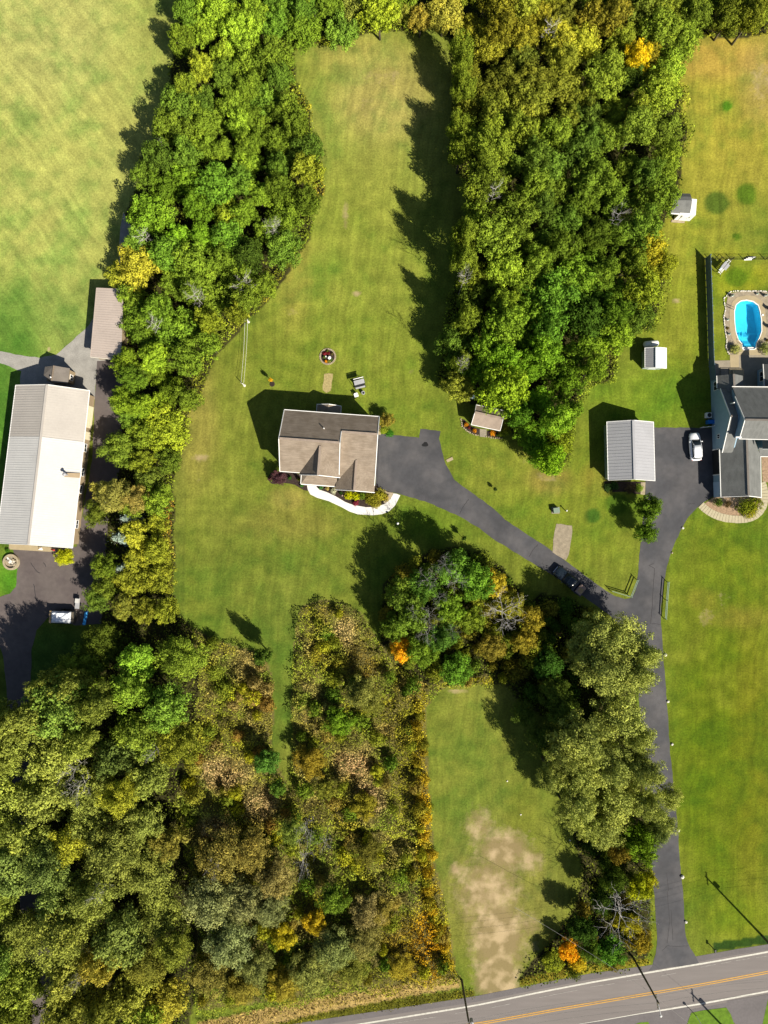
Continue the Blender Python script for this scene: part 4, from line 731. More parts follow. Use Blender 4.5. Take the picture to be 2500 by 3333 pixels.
# ------------------------------------------------------------------ buildings
def rib_mb(e0, e1, r0, r1, sp, hgt=.032, w=.05):
    """ribs from the eave line e0-e1 up to the ridge line r0-r1"""
    mb = MB(); n = max(2, int((e1-e0).length/sp)); up = (e1-e0).cross(r0-e0).normalized(); up = up if up.z > 0 else -up
    for i in range(n+1):
        t = i/n; a = e0.lerp(e1, t)+up*hgt*.5; b = r0.lerp(r1, t)+up*hgt*.5; mb.bar(a, b, w, hgt, up)
    return mb
def gable(root, TL, TR, BR, BL_, RT_, RB, roof_m, wall_m, oh=.3, ribs=None, split=None, trim='trim_white', rib_m=None, th=.12, zb=0):
    """ridge from RT_ to RB; left eave TL-BL, right eave TR-BR (all 3D)"""
    ms = roof_m if isinstance(roof_m, (list, tuple)) else [roof_m, roof_m]
    for (e0, e1), m in zip(((TL, BL_), (TR, BR)), ms):
        if split:
            s0, m2 = split; ea = e0.lerp(e1, s0); ra = RT_.lerp(RB, s0)
            o = MB().prism([e0, ea, ra, RT_], th).build('roof_slope', M[m], root)
            o2 = MB().prism([ea, e1, RB, ra], th).build('roof_slope', M[m2], root); o2['label'] = 'newer whiter roof panels'
            if ribs:
                for q, (a, b, c, d, mm) in enumerate(((e0, ea, RT_, ra, m), (ea, e1, ra, RB, m2))): tagit(rib_mb(a, b, c, d, ribs).build('roof_rib', M[mm], (o, o2)[q], fix=False), kind='stuff')
        else:
            o = MB().prism([e0, e1, RB, RT_], th).build('roof_slope', M[m], root)
            if ribs: tagit(rib_mb(e0, e1, RT_, RB, ribs).build('roof_rib', M[m], o, fix=False), kind='stuff')
    MB().bar(RT_+Vector((0,0,.03)), RB+Vector((0,0,.03)), .36, .07).build('ridge_cap', M[ms[1]], root)
    for a, b in ((TL, RT_), (TR, RT_), (BL_, RB), (BR, RB)): MB().bar(a+Vector((0,0,-.04)), b+Vector((0,0,-.04)), .07, .2).build('rake_trim', M[trim], root)
    for a, b in ((TL, BL_), (TR, BR)): MB().bar(a+Vector((0,0,-.05)), b+Vector((0,0,-.05)), .12, .13).build('gutter', M[trim], root)
    c = (TL+TR+BL_+BR)/4; c.z = 0
    def ins(p, q, r):   # move corner inwards along both eave and span directions
        a = (q-p); a.z = 0; b = (r-p); b.z = 0; return Vector((p.x, p.y, 0)) + a.normalized()*oh + b.normalized()*oh
    tl, tr, br, bl = ins(TL, BL_, TR), ins(TR, BR, TL), ins(BR, TR, BL_), ins(BL_, TL, BR)
    rise = oh*(RT_.z-TL.z)/max(.1, (Vector((RT_.x,RT_.y,0))-Vector((TL.x,TL.y,0))).length); he = min(TL.z, TR.z)+rise*.0-th
    def z(p, h): return Vector((p.x, p.y, h))
    rt = tl.lerp(tr, .5); rb = bl.lerp(br, .5)
    t_r = (Vector((RT_.x,RT_.y,0))-Vector((TL.x,TL.y,0))).length/max(.1,(Vector((TR.x,TR.y,0))-Vector((TL.x,TL.y,0))).length); rt = tl.lerp(tr, t_r); rb = bl.lerp(br, t_r); hr = RT_.z-th-.03
    mb = MB()
    mb.add([z(tl,zb),z(tr,zb),z(tr,TR.z-th+.02),z(rt,hr),z(tl,TL.z-th+.02), z(bl,zb),z(br,zb),z(br,BR.z-th+.02),z(rb,hr),z(bl,BL_.z-th+.02)],
           [(0,1,2,3,4),(9,8,7,6,5),(0,4,9,5),(1,6,7,2),(0,5,6,1)])
    mb.build('wall', M[wall_m], root); return tl, tr, br, bl
def wallbox(A, B, s, w, z0, z1, d0, d1):
    """box on wall A->B (outward normal to the right of A->B)"""
    d = (B-A).normalized(); n = Vector((d.y, -d.x, 0)); mb = MB(); p = A + d*s
    v = []
    for z in (z0, z1):
        for q, r in ((0,d0),(w,d0),(w,d1),(0,d1)): v.append(Vector((p.x, p.y, 0)) + d*q + n*r + Vector((0,0,z)))
    return mb.add(v, [(3,2,1,0),(4,5,6,7),(0,1,5,4),(1,2,6,5),(2,3,7,6),(3,0,4,7)])
def window(root, A, B, s, w=1.0, z0=.9, z1=2.0, trim='trim_white', panes=2):
    f = MB(); d = .07; 
    for (a, b, c, e) in ((s-.08, .08, z0-.08, z1+.08), (s+w, .08, z0-.08, z1+.08), (s, w, z0-.08, z0), (s, w, z1, z1+.08)):
        q = wallbox(A, B, a, b, c, e, .0, d); f.add(q.v, q.f)
    q = wallbox(A, B, s+w/2-.025, .05, z0, z1, .0, d-.01); f.add(q.v, q.f)
    o = f.build('window', M[trim], root)
    for k in range(panes): wallbox(A, B, s+k*w/panes+.03, w/panes-.06, z0+.02, z1-.02, .0, .03).build('pane', M['glass'], o)
    return o
def door(root, A, B, s, w, z1, m='door_cream', name='door', panels=4):
    o = wallbox(A, B, s, w, .02, z1, .0, .05).build(name, M[m], root)
    if panels:
        for k in range(panels): wallbox(A, B, s+.08, w-.16, .08+k*(z1-.08)/panels, .02+(k+1)*(z1-.08)/panels, .05, .075).build('panel', M[m], o)
    else: wallbox(A, B, s+w*.85, .07, 1.0, 1.08, .05, .12).build('handle', M['chrome'], o)
    return o

# --- long barn
he, hr = 3.4, 5.5
root = thing('barn', 'long pale metal-roofed barn with a whiter lower roof half', 'barn', W(150,1520))
root.location = (0,0,0)
tl, tr, br, bl = gable(root, W(51.5,1253.6,he), W(291.6,1271,he), W(235.6,1784,he), W(-12,1768,he), W(153,1251.4,hr), W(92.4,1773,hr), ['metal_tan','metal_tan'], 'siding_tan', .5, .38, (.325,'metal_white'))
L_ = (br-tr).length
A, B = br, tr     # east wall, outward to the right
def se(py): return (py-1790)/(1289-1790)*L_
door(root, A, B, se(1398), 3.6, 2.9, 'door_cream', 'garage_door', 4); door(root, A, B, se(1438), 1.3, 2.3, 'door_cream', 'door', 0)
for y in (1478, 1618, 1735): window(root, A, B, se(y), 1.2, 1.1, 1.9)
window(root, A, B, se(1560), 1.2, 1.1, 1.9)
wallbox(bl, br, 5.5, 2.6, .02, 2.3, 0, .05).build('garage_door', M['siding_tan'], root); window(root, bl, br, 9.5, 1.2)
c0 = W(213,1545,4.2); ch = MB().tube([c0+Vector((.3,0,-.8)), c0+Vector((.3,0,1.1))], .17, 10).build('chimney', M['metal_grey'], root); MB().lathe([(.3,0),(.3,.06),(.02,.2)], c0+Vector((.3,0,1.12)), 12).build('chimney_cap', M['metal_grey'], ch); 
MB().prism([W(210,1539,4.52), W(262,1540,3.45)+Vector((0,0,.07)), W(260,1556,3.45)+Vector((0,0,.07)), W(209,1552,4.52)], .03).build('patched_panel', M['siding_tan'], root)
sheet('concrete_apron', [(30,1768),(180,1783),(182,1797),(29,1788)], .035, M['concrete_tan'])
MB().tube([W(167,1788,.6), W(176,1791,1.5)], .12, 8).build('flag_roll', M['red']); tagit(bpy.data.objects['flag_roll'], 'small red furled flag leaning at the front wall of the barn', 'flag')
o = MB().prism([W(124,1789,.9), W(135,1783,1.1), W(138,1791,.9)], .25).build('sign_board', M['trim_white']); tagit(o, 'small white triangular board leaning at the barn front', 'board')
MB().bar(W(124,1790,0), W(131,1786,.9), .05).build('prop', M['wood_pale'], o)

# --- small hip-roofed shed above the barn
root = thing('garage_shed', 'small brown-grey roofed shed standing just above the barn', 'shed')
roof = [W(146.5,1194,3.0), W(176,1190,4.0), W(227,1199,3.0), W(221,1248,3.0), W(168,1244,4.0), W(142,1221,3.2)]
MB().prism([roof[0], roof[1], roof[4], roof[5]], .12).build('roof_slope', M['shingle_dark'], root); MB().prism([roof[1], roof[2], roof[3], roof[4]], .12).build('roof_slope', M['shingle_dark'], root)
MB().bar(roof[1]+Vector((0,0,.03)), roof[4]+Vector((0,0,.03)), .25, .06).build('ridge_cap', M['shingle_tan'], root)
base = [W(178,1211), W(246,1213), W(242,1252), W(180,1250)]; 
mb = MB(); mb.prism([p+Vector((0,0,2.95)) for p in base], 2.95); mb.build('wall', M['siding_tan'], root)
window(root, base[2]*1, base[1]*1, .5, .8, .9, 1.8)
MB().tube([W(163,1226,3.4), W(165,1228,4.3)], .1, 8).build('vent_pipe', M['trim_white'], root)

# --- long tan carport beside the wood
root = thing('carport', 'long tan metal-roofed carport half under the trees', 'carport')
R4 = [W(314.6,937,3.0), W(402,941,3.3), W(394,1172,3.3), W(294.6,1162,3.0)]
o = MB().prism(R4, .1).build('roof_slope', M['metal_rose'], root); tagit(rib_mb(R4[0], R4[3], R4[1], R4[2], .38).build('roof_rib', M['metal_rose'], o, fix=False), kind='stuff')
MB().bar(R4[2]-Vector((0,0,.05)), R4[3]-Vector((0,0,.05)), .1, .2).build('rake_trim', M['siding_cream'], root); MB().bar(R4[0]-Vector((0,0,.05)), R4[3]-Vector((0,0,.05)), .1, .2).build('gutter', M['metal_rose'], root)
mb = MB()
i4 = [W(345,958), W(420,960), W(414,1172), W(326,1170)]; mb.prism([p+Vector((0,0,2.88)) for p in i4[:2]]+[i4[2]+Vector((0,0,2.88)), i4[3]+Vector((0,0,2.88))], 2.86); mb.build('wall', M['siding_tan'], root)

# --- main house
O = Vector((-16.52, 6.50, 0)); TH = math.radians(-4.15)
MH = Matrix.Translation(O) @ Matrix.Rotation(TH, 4, 'Z')
root = thing('house', 'two-storey house with brown shingle gables in the centre', 'house', O, TH)
def slope(pts, m='shingle_tan', name='roof_slope'): return MB().prism([Vector(p) for p in pts], .15).build(name, M[m], root)
slope([(0,4.85,8.7),(9.4,4.85,8.7),(9.4,9.7,5.2),(0,9.7,5.2)]); slope([(0,0,5.2),(9.4,0,5.2),(9.4,4.85,8.7),(0,4.85,8.7)])
slope([(9.41,6.7,7.36),(15.1,6.7,7.36),(15.1,9.7,5.2),(9.41,9.7,5.2)]); slope([(9.41,-1.15,3),(15.1,-1.15,3),(15.1,6.69,7.36),(9.41,6.69,7.36)])
slope([(3.2,-.35,5.22),(6.4,-.35,8.32),(6.4,4.38,8.34),(3.2,.03,5.23)]); slope([(6.4,-.35,8.32),(9.55,-.35,5.22),(9.55,.03,5.23),(6.4,4.38,8.34)])
slope([(8.85,-2.25,3.02),(12,-2.25,5.17),(12,2.8,5.18),(8.85,-1.2,3.03)]); slope([(12,-2.25,5.17),(15.15,-2.25,3.02),(15.15,-1.2,3.03),(12,2.8,5.18)])
slope([(3.2,-1.7,2.75),(9.0,-1.7,2.75),(9.0,.3,3.6),(4.6,.3,3.6)]); slope([(3.2,-1.7,2.752),(4.6,.3,3.602),(3.2,.3,2.752)])
slope([(6.2,-.5,4.5),(8.9,-.5,4.5),(8.9,.3,4.9),(6.2,.3,4.9)], name='bay_roof')
for a, b in (((0.15,4.85,8.73),(9.3,4.85,8.73)),((9.5,6.7,7.39),(15,6.7,7.39)),((6.4,-.3,8.36),(6.4,4.2,8.37)),((12,-2.2,5.21),(12,2.6,5.22))): MB().bar(a, b, .34, .06).build('ridge_cap', M['shingle_tan_light'], root)
TR_ = [((0,0,5.13),(0,4.85,8.63)),((0,4.85,8.63),(0,9.7,5.13)),((9.43,0,5.13),(9.43,4.85,8.63)),((9.43,4.85,8.63),(9.43,6.7,7.3)),((15.12,-1.15,2.93),(15.12,6.7,7.29)),((15.12,6.7,7.29),(15.12,9.7,5.13)),((3.2,-.37,5.13),(6.4,-.37,8.23)),((6.4,-.37,8.23),(9.55,-.37,5.13)),((8.85,-2.27,2.93),(12,-2.27,5.08)),((12,-2.27,5.08),(15.15,-2.27,2.93))]
for a, b in TR_: MB().bar(a, b, .1, .24).build('rake_trim', M['trim_white'], root)
for a, b in (((0,-.03,5.1),(3.2,-.03,5.1)),((0,9.75,5.1),(15.1,9.75,5.1)),((3.2,-1.75,2.68),(9.0,-1.75,2.68)),((3.17,-1.7,2.68),(3.17,.3,2.68))): MB().bar(a, b, .14, .15).build('gutter', M['trim_white'], root)
def walls(prof, d, m='siding_cream'): return MB().extrude(prof, d).build('wall', M[m], root)
walls([(.4,.4,0),(.4,9.3,0),(.4,9.3,5.25),(.4,4.85,8.45),(.4,.4,5.25)], (8.95,0,0)); walls([(9.36,-.8,0),(9.36,9.3,0),(9.36,9.3,5.2),(9.36,6.7,7.12),(9.36,-.8,2.95)], (5.4,0,0))
walls([(3.5,-.05,0),(9.3,-.05,0),(9.3,-.05,5.1),(6.4,-.05,7.95),(3.5,-.05,5.1)], (0,2,0), 'trim_white'); walls([(9.2,-1.95,0),(14.75,-1.95,0),(14.75,-1.95,2.85),(12,-1.95,4.75),(9.2,-1.95,2.85)], (0,1.5,0), 'trim_white')
V = Vector
for s in (.5, 1.9): window(root, V((.4,.4,0)), V((3.5,.4,0)), s, .9, 3.4, 4.6)
for s in (.5, 1.9): window(root, V((.4,.4,0)), V((3.5,.4,0)), s, .9, 1.0, 2.2)
window(root, V((3.5,-.05,0)), V((9.3,-.05,0)), 1.9, 1.8, 3.7, 4.9, panes=3)
for s in (.8, 2.2, 3.7): window(root, V((9.2,-1.95,0)), V((14.75,-1.95,0)), s, 1.0, .9, 2.2)
door(root, V((3.5,-.05,0)), V((9.3,-.05,0)), 1.0, 1.0, 2.1, 'door_cream', 'front_door', 0)
for s in (1.2, 4.6): door(root, V((14.76,-.8,0)), V((14.76,9.3,0)), s, 2.7, 2.3, 'trim_white', 'garage_door', 4)
for s in (1.5, 4.5, 7.5, 11): window(root, V((14.76,9.3,0)), V((.4,9.3,0)), s, 1.1, 3.5, 4.6)
for s in (2, 6): window(root, V((.4,9.3,0)), V((.4,.4,0)), s, 1.0, 3.5, 4.6)
for u in (3.45, 5.9, 8.5): MB().box(u-.09,u+.09,-1.6,-1.42,0,2.6).build('porch_post', M['trim_white'], root)
MB().box(3.3,9.0,-1.8,-.06,0,.14).build('porch_floor', M['concrete_tan'], root)
p = V((6.7,7.0,7.1)); MB().tube([p, p+V((0,0,.55))], .09, 8).build('vent_pipe', M['trim_white'], root)
slope([(4.87,9.3,2.6),(6.8,9.3,3.7),(6.8,11.35,3.7),(4.87,11.35,2.6)], 'shingle_tan', 'rear_porch_roof'); slope([(6.8,9.3,3.7),(8.75,9.3,2.6),(8.75,11.35,2.6),(6.8,11.35,3.7)], 'shingle_tan', 'rear_porch_roof')
for u in (5.05, 8.55): MB().box(u-.08,u+.08,11.0,11.16,0,2.5).build('porch_post', M['trim_white'], root)
for a, b in (((4.87,11.36,2.5),(6.8,11.36,3.6)),((6.8,11.36,3.6),(8.75,11.36,2.5)),((4.85,9.75,2.5),(4.85,11.35,2.5)),((8.77,9.75,2.5),(8.77,11.35,2.5))): MB().bar(a, b, .1, .2).build('rake_trim', M['trim_white'], root)
MB().extrude([(4.95,11.25,2.5),(8.65,11.25,2.5),(6.8,11.25,3.55)], (0,-.06,0)).build('gable_panel', M['siding_tan'], root)
MB().box(4.9,8.7,9.35,11.2,0,.3).build('rear_step', M['concrete_tan'], root)
# downspouts, wall light
MB().bar((3.1,-1.5,0),(3.1,-1.5,2.7),.09).build('downspout', M['trim_white'], root); MB().bar((15.0,-1.9,0),(15.0,-1.9,2.9),.09).build('downspout', M['trim_white'], root)
MB().ball((-.25,8.2,4.9),.13).build('wall_lamp', M['trim_white'], root, True); MB().ball((14.95,3.9,2.7),.14).build('wall_lamp', M['trim_white'], root, True)

# --- grey metal garage
root = thing('garage', 'grey metal-roofed garage with black driveway on its right', 'garage')
tl, tr, br, bl = gable(root, W(1975.4,1373,2.8), W(2127,1373.6,2.8), W(2132,1565,2.8), W(1980,1563,2.8), W(2061,1367.5,4.5), W(2066,1560,4.5), ['metal_grey','metal_grey'], 'siding_green', .35, .5)
for s in (1.0, 5.0): door(root, br, tr, s, 3.2, 2.4, 'trim_white', 'garage_door', 4)
window(root, bl, br, 1.4, 1.0, 1.0, 2.0); door(root, bl, br, 4.5, 1.0, 2.1, 'trim_white', 'door', 0); window(root, tl, bl, 3.0, 1.0, 1.0, 2.0)
sheet('garden_bed', [(1968,1566),(2100,1568),(2098,1608),(2064,1608),(2055,1600),(1975,1602),(1964,1592)], .03, M['mulch'])
sheet('stone_edging', [(2086,1570),(2101,1570),(2099,1611),(2085,1609)], .04, M['stone'])

# --- pale shed with the propane tank
root = thing('shed', 'pale blue-grey metal shed beside the white propane tank', 'shed')
tl, tr, br, bl = gable(root, W(2099.6,1132,2.2), W(2169,1133,2.2), W(2169,1199,2.2), W(2099.6,1197,2.2), W(2137,1130,3.1), W(2137,1196,3.1), ['metal_grey','metal_pale'], 'siding_green', .25, .3)  # left slope in duller metal: the roof's sun and shade put into colour
door(root, bl, br, .8, 1.4, 1.9, 'metal_pale', 'door', 0)
root = thing('propane_tank', 'white capsule-shaped propane tank behind the pale shed', 'gas tank')
a, b = W(2097,1121,.65), W(2141,1117,.65); d = (b-a).normalized()
MB().tube([a-d*.18, a-d*.05, a+d*.15, b-d*.15, b+d*.05, b+d*.18], [.1,.36,.5,.5,.36,.1], 16).build('tank_shell', M['trim_white'], root, True)
c = (a+b)/2; MB().lathe([(.16,0),(.16,.16),(.02,.2)], c+V((0,0,.47)), 12).build('valve_cover', M['trim_white'], root)
for t in (.2, .8): q = a.lerp(b, t); MB().box(-.1,.1,-.4,.4,0,.3, Matrix.Translation((q.x,q.y,0))).build('support', M['concrete_grey'], root)

# --- white shed at upper right
root = thing('garden_shed', 'white-walled shed with a grey gambrel roof at the edge of the wood', 'shed')
e1, e2 = W(2183,694,2.3), W(2245,697.6,2.3); k1, k2 = W(2190,672,3.0), W(2250,675,3.0); r1, r2 = W(2192,651,3.35), W(2253,652.4,3.35); b1, b2 = W(2190,640,3.0), W(2250,640,3.0); g1, g2 = W(2189,629,2.3), W(2246,630,2.3)
for q, m in (((e1,e2,k2,k1),'shingle_grey'),((k1,k2,r2,r1),'shingle_grey'),((r1,r2,b2,b1),'shingle_grey'),((b1,b2,g2,g1),'shingle_grey')): MB().prism(q, .08).build('roof_slope', M[m], root)
MB().bar(e1-V((0,0,.06)), e2-V((0,0,.06)), .2, .2).build('eave_trim', M['trim_white'], root)
f1, f2 = W(2193,716), W(2232,719); f2 = f1 + (f2-f1).normalized()*2.6; up = V((0,1,0)).lerp(V((0,1,0)),1); nrm = V((-(f2-f1).normalized().y,(f2-f1).normalized().x,0))*2.6
MB().prism([f1+V((0,0,2.4)), f2+V((0,0,2.4)), f2+nrm+V((0,0,2.4)), f1+nrm+V((0,0,2.4))], 2.38).build('wall', M['trim_white'], root)
door(root, f1, f2, .7, 1.2, 1.9, 'trim_white', 'door', 0)
for s in (.62, 1.9): wallbox(f1, f2, s, .07, 1.3, 1.9, .05, .09).build('hinge', M['black'], root)
sheet('stone_step', [(2186,716),(2228,719),(2227,727),(2184,724)], .12, M['stone'])

# --- tan shed under the trees
root = thing('tan_shed', 'tan shingled shed half hidden under the southern tip of the wood', 'shed')
tl, tr, br, bl = gable(root, W(1550,1318,2.4), W(1534,1382,2.4), W(1628,1402,2.4), W(1646,1338,2.4), W(1546,1342,3.5), W(1638,1362,3.5), ['shingle_tan_light','shingle_tan_light'], 'siding_tan', .3)
door(root, tr, br, 2.1, 1.2, 1.95, 'trim_white', 'door', 0)
def nb(a): return a
sheet('mulch_bed', [(1503,1364),(1512,1366),(1536,1388),(1561,1396),(1561,1416),(1543,1412),(1525,1404),(1508,1388)], .03, M['mulch'])
sheet('mulch_bed', [(1585,1402),(1628,1404),(1632,1424),(1612,1424),(1585,1420)], .03, M['mulch'])
root = thing('path_slabs', 'short grey stone slab path to the tan shed door', 'paved path')
for i in range(4):
    y = 1396+i*6.4; MB().prism([W(1562,y,.07), W(1584,y+2,.07), W(1583.5,y+8,.07), W(1561.5,y+5.8,.07)], .06).build('slab', M['concrete_grey'], root)
def stones(name, pts, label, cat, m='stone', r=.16, sp=.3, closed=False, group=None):
    """row of separate edging stones"""
    P = [W(*p) for p in pts]; P = P + [P[0]] if closed else P; mb = MB()
    for a, b in zip(P, P[1:]):
        n = max(1, int((b-a).length/sp))
        for i in range(n):
            q = a.lerp(b, (i+random.uniform(-.15,.15))/n); rr = r*random.uniform(.75,1.2)
            Mx = Matrix.Translation((q.x+random.uniform(-.03,.03), q.y+random.uniform(-.03,.03), .02)) @ Matrix.Rotation(random.uniform(0,6), 4, 'Z'); mb.box(-rr, rr, -rr*.7, rr*.7, 0, random.uniform(.1,.18), Mx)
    return tagit(mb.build(name, M[m]), label, cat, group, 'stuff')
stones('edging_stones', [(1500,1364),(1505,1388),(1520,1404),(1542,1414),(1562,1419)], 'curved row of edging stones around the left shed bed', 'edging', r=.13)
stones('edging_stones', [(1584,1422),(1612,1427),(1640,1426)], 'row of edging stones around the right shed bed', 'edging', r=.13)
o = MB().prism([W(1452,1497,.1), W(1472,1487,.1), W(1476,1496,.1), W(1457,1505,.1)], .09).build('paving_slab', M['concrete_tan']); tagit(o, 'pale rectangular slab lying on the grass beside the driveway', 'slab')
o = MB().prism([W(1530,1283,.5), W(1546,1286,.5), W(1544,1299,.5), W(1528,1297,.5)], .4).build('folded_tarp', M['door_blue']); tagit(o, 'pale blue folded tarp in the shade behind the tan shed', 'tarp')

# --- blue house on the right
root = thing('neighbour_house', 'blue-sided house with grey shingle roofs beside the pool', 'house')
def plane(a, b, c): n = (b-a).cross(c-a); return n, n.dot(a)
def onpl(px, py, pl):     # point of a roof plane seen at this plan pixel
    o_ = Vector((0,0,CAMH)); d = W(px, py, 0)-o_; n, k = pl; return o_ + d*((k-n.dot(o_))/n.dot(d))
def facet(pl, pix, m='shingle_grey', name='roof_slope'):
    pts = [onpl(x, y, pl) for x, y in pix]; MB().prism(pts, .14).build(name, M[m], root); return pts
A1 = plane(W(2345,1265,4), W(2379,1354,7.3), W(2400,1354,7.3)); A2 = plane(W(2379,1354,7.3), W(2400,1354,7.3), W(2351,1473,4))
pa = facet(A1, [(2345,1265),(2379,1354),(2403,1354),(2375,1268)]); pb = facet(A2, [(2379,1354),(2403,1354),(2396,1428),(2385,1473),(2351,1473)])
B1 = plane(W(2425,1366,9), W(2560,1368,9), W(2393,1291,6.1)); B2 = plane(W(2425,1366,9), W(2560,1368,9), W(2407,1427,7.1))
facet(B1, [(2425,1366),(2384,1259),(2580,1261),(2580,1368)]); facet(B2, [(2425,1366),(2407,1428),(2580,1432),(2580,1368)])
C1 = plane(W(2333,1223,3.2), W(2388.5,1217,4.9), W(2392,1289,4.9)); C2 = plane(W(2388.5,1217,4.9), W(2392,1289,4.9), W(2418,1223,3.3))
facet(C1, [(2333,1223),(2388.5,1217),(2392,1289),(2376,1291),(2335,1263)]); facet(C2, [(2388.5,1217),(2418,1223),(2419,1254),(2411,1259),(2393,1291)])
D1 = plane(W(2342,1463,3), W(2346.5,1616.5,3), W(2437,1613,5.3)); D2 = plane(W(2431,1439,5.3), W(2437,1613,5.3), W(2478,1618,3))
facet(D1, [(2342,1463),(2346.5,1616.5),(2437,1613),(2431,1428),(2404,1427)]); facet(D2, [(2431,1428),(2437,1613),(2478,1618),(2475.8,1484),(2456,1432)])
E1 = plane(W(2484,1185,2.9), W(2488,1256,2.9), W(2560,1220,5)); facet(E1, [(2484,1185),(2488,1257),(2580,1257),(2580,1185)])
G1 = plane(W(2483,1431,5.2), W(2484,1461,5.2), W(2530,1461,7.6)); facet(G1, [(2483,1410),(2484,1461),(2530,1461),(2530,1395)])
PR = plane(W(2470,1462,3.1), W(2474,1484,2.7), W(2560,1484,2.7)); facet(PR, [(2470,1458),(2474,1485),(2580,1486),(2580,1458)])
for a, b in ((W(2388.5,1217,4.93),W(2392,1289,4.93)),(W(2431,1430,5.33),W(2437,1613,5.33)),(W(2379,1354,7.33),W(2402,1354,7.33)),(W(2426,1366,9.03),W(2578,1368,9.03))): MB().bar(a, b, .3, .06).build('ridge_cap', M['shingle_dark'], root)
def tri(a, b): MB().bar(a-V((0,0,.07)), b-V((0,0,.07)), .09, .2).build('rake_trim', M['trim_white'], root)
tri(pa[0], pa[1]); tri(pb[0], pb[4]); tri(W(2342,1463,3), W(2346.5,1617.5,3)); tri(W(2346.5,1618,3), W(2437,1614.5,5.3)); tri(W(2437,1614.5,5.3), W(2478,1619.5,3)); tri(W(2383,1258,5), W(2580,1260,5)); tri(W(2407,1428.5,7.1), W(2580,1432.5,7.1)); tri(W(2333,1223,3.2), W(2334,1263,3.2)); tri(W(2425,1366,9), W(2407,1428,7.1)); tri(W(2425,1366,9), W(2393,1291,6.1)); tri(W(2484,1185,2.9), W(2488,1257,2.9)); tri(W(2478,1618,3), W(2476,1485,3)); tri(W(2483,1461,5.2),W(2530,1461.5,7.6)); tri(W(2474,1486,2.7),W(2560,1487,2.7))
# walls
XW0, XW1 = W(2313,1242), W(2323.5,1612)
def xw(py): return W(2313+(py-1242)*10.5/370, py)
def wallpoly(pts, d, m='siding_blue'): MB().extrude(pts, d).build('wall', M[m], root)
def g(v, z): return V((v.x, v.y, z))
yr = W(0,1354,7.3).y; yb = W(0,1265,4).y+.0; yf = W(0,1473,4).y
def atx(y): t = (y-XW0.y)/(XW1.y-XW0.y); return XW0.x + t*(XW1.x-XW0.x)
pR, pB, pF = (V((atx(y), y, 0)) for y in (yr, yb-.3, yf+.3))
wallpoly([g(pB,0), g(pF,0), g(pF,3.95), g(pR,7.1), g(pB,3.95)], (1.6,0,0))
y1 = W(0,1226,3.2).y; q0 = V((atx(y1), y1, 0)); wallpoly([g(q0,0), g(pB,0), g(pB,3.1), g(q0,3.1)], (3.4,0,0)); 
q1 = V((atx(W(0,1612,0).y), W(0,1612,0).y, 0)); wallpoly([g(pF,0), g(q1,0), g(q1,2.85), g(pF,2.85)], (6.1,0,0))
xm = W(2425,1366,9).x+.12; wallpoly([V((xm, W(0,1262,5).y-.3, 0)), V((xm, W(0,1427,7.1).y+.25, 0)), V((xm, W(0,1427,7.1).y+.25, 6.95)), V((xm, yrr := W(0,1366,9).y, 8.8)), V((xm, W(0,1262,5).y-.3, 4.9))], (9,0,0))
MB().extrude([g(q1,2.8), g(q1+V((6.1,0,0)),2.8), g(q1+V((3.1,0,0)),5.0)], (0,.3,0)).build('wall', M['trim_white'], root)
pE = W(2465,1206); wallpoly([g(pE,0), g(pE+V((0,-2.6,0)),0), g(pE+V((0,-2.6,0)),2.8), g(pE,2.8)], (6,0,0))
pG = W(2486,1458, 3); wallpoly([V((pG.x, pG.y, 0)), V((pG.x, pG.y+3, 0)), V((pG.x, pG.y+3, 5.1)), V((pG.x, pG.y, 5.1))], (5,0,0))
window(root, q0*1, pB*1, .6, 1.3, 1.2, 2.5, panes=2); 
def ws(py): return (xw(py)-pB).length
window(root, pB*1, pF*1, ws(1425)-.3, .6, 1.9, 2.7); window(root, pE+V((0,0,0)), pE+V((0,-2.6,0)), .5, 1.5, .9, 2.2)
door(root, pF*1, q1*1, -.35, 4.0, 2.45, 'dark', 'dark_opening_panel', 0)  # flat panel over the open bay, its inner shade put into the colour
for s0, w0, z0, z1 in ((-.5,.14,0,2.55),(3.66,.14,0,2.55),(-.5,4.3,2.45,2.6)): wallbox(pF, q1, s0, w0, z0, z1, .0, .09).build('door_frame', M['trim_white'], root)
door(root, pF*1, q1*1, 4.9, 2.5, 2.35, 'door_blue', 'garage_door', 4)
p = W(2388,1311,6.9); MB().tube([p-V((0,0,1.0)), p+V((0,0,.2))], .1, 8).build('vent_pipe', M['trim_white'], root); p = W(2405,1423,7.4)
MB().box(-.45,.45,-.09,.09,-.3,.0, Matrix.Translation(p)).build('vent_hood', M['trim_white'], root)
# steps behind the house
root = thing('rear_steps', 'three-tier pale concrete steps at the back of the blue house', 'steps')
for i, (x0, y0) in enumerate(((2344,1198),(2371,1202),(2379,1206.5))):
    MB().prism([W(x0,y0), W(2409+i*3.5,y0), W(2409+i*3.5,1230), W(x0,1230)][:4], 0).build('step', M['concrete_white' if i == 0 else 'concrete_tan'], root) if False else MB().box(0, (2409+i*3.5-x0)*CAMH/F, -(1235-y0)*CAMH/F, 0, 0, .18*(i+1), Matrix.Translation(W(x0,y0))).build('step', M['concrete_grey' if i == 0 else 'concrete_tan'], root)
sheet('patio', [(2405,1150),(2530,1150),(2530,1260),(2405,1260)], .03, M['concrete_grey']); sheet('patio', [(2318,1174),(2376,1173),(2376,1240),(2320,1242)], .034, M['concrete_grey'])
sheet('patio_walk', [(2375.5,1150),(2405,1150),(2405,1202),(2377,1202)], .038, M['concrete_tan'])
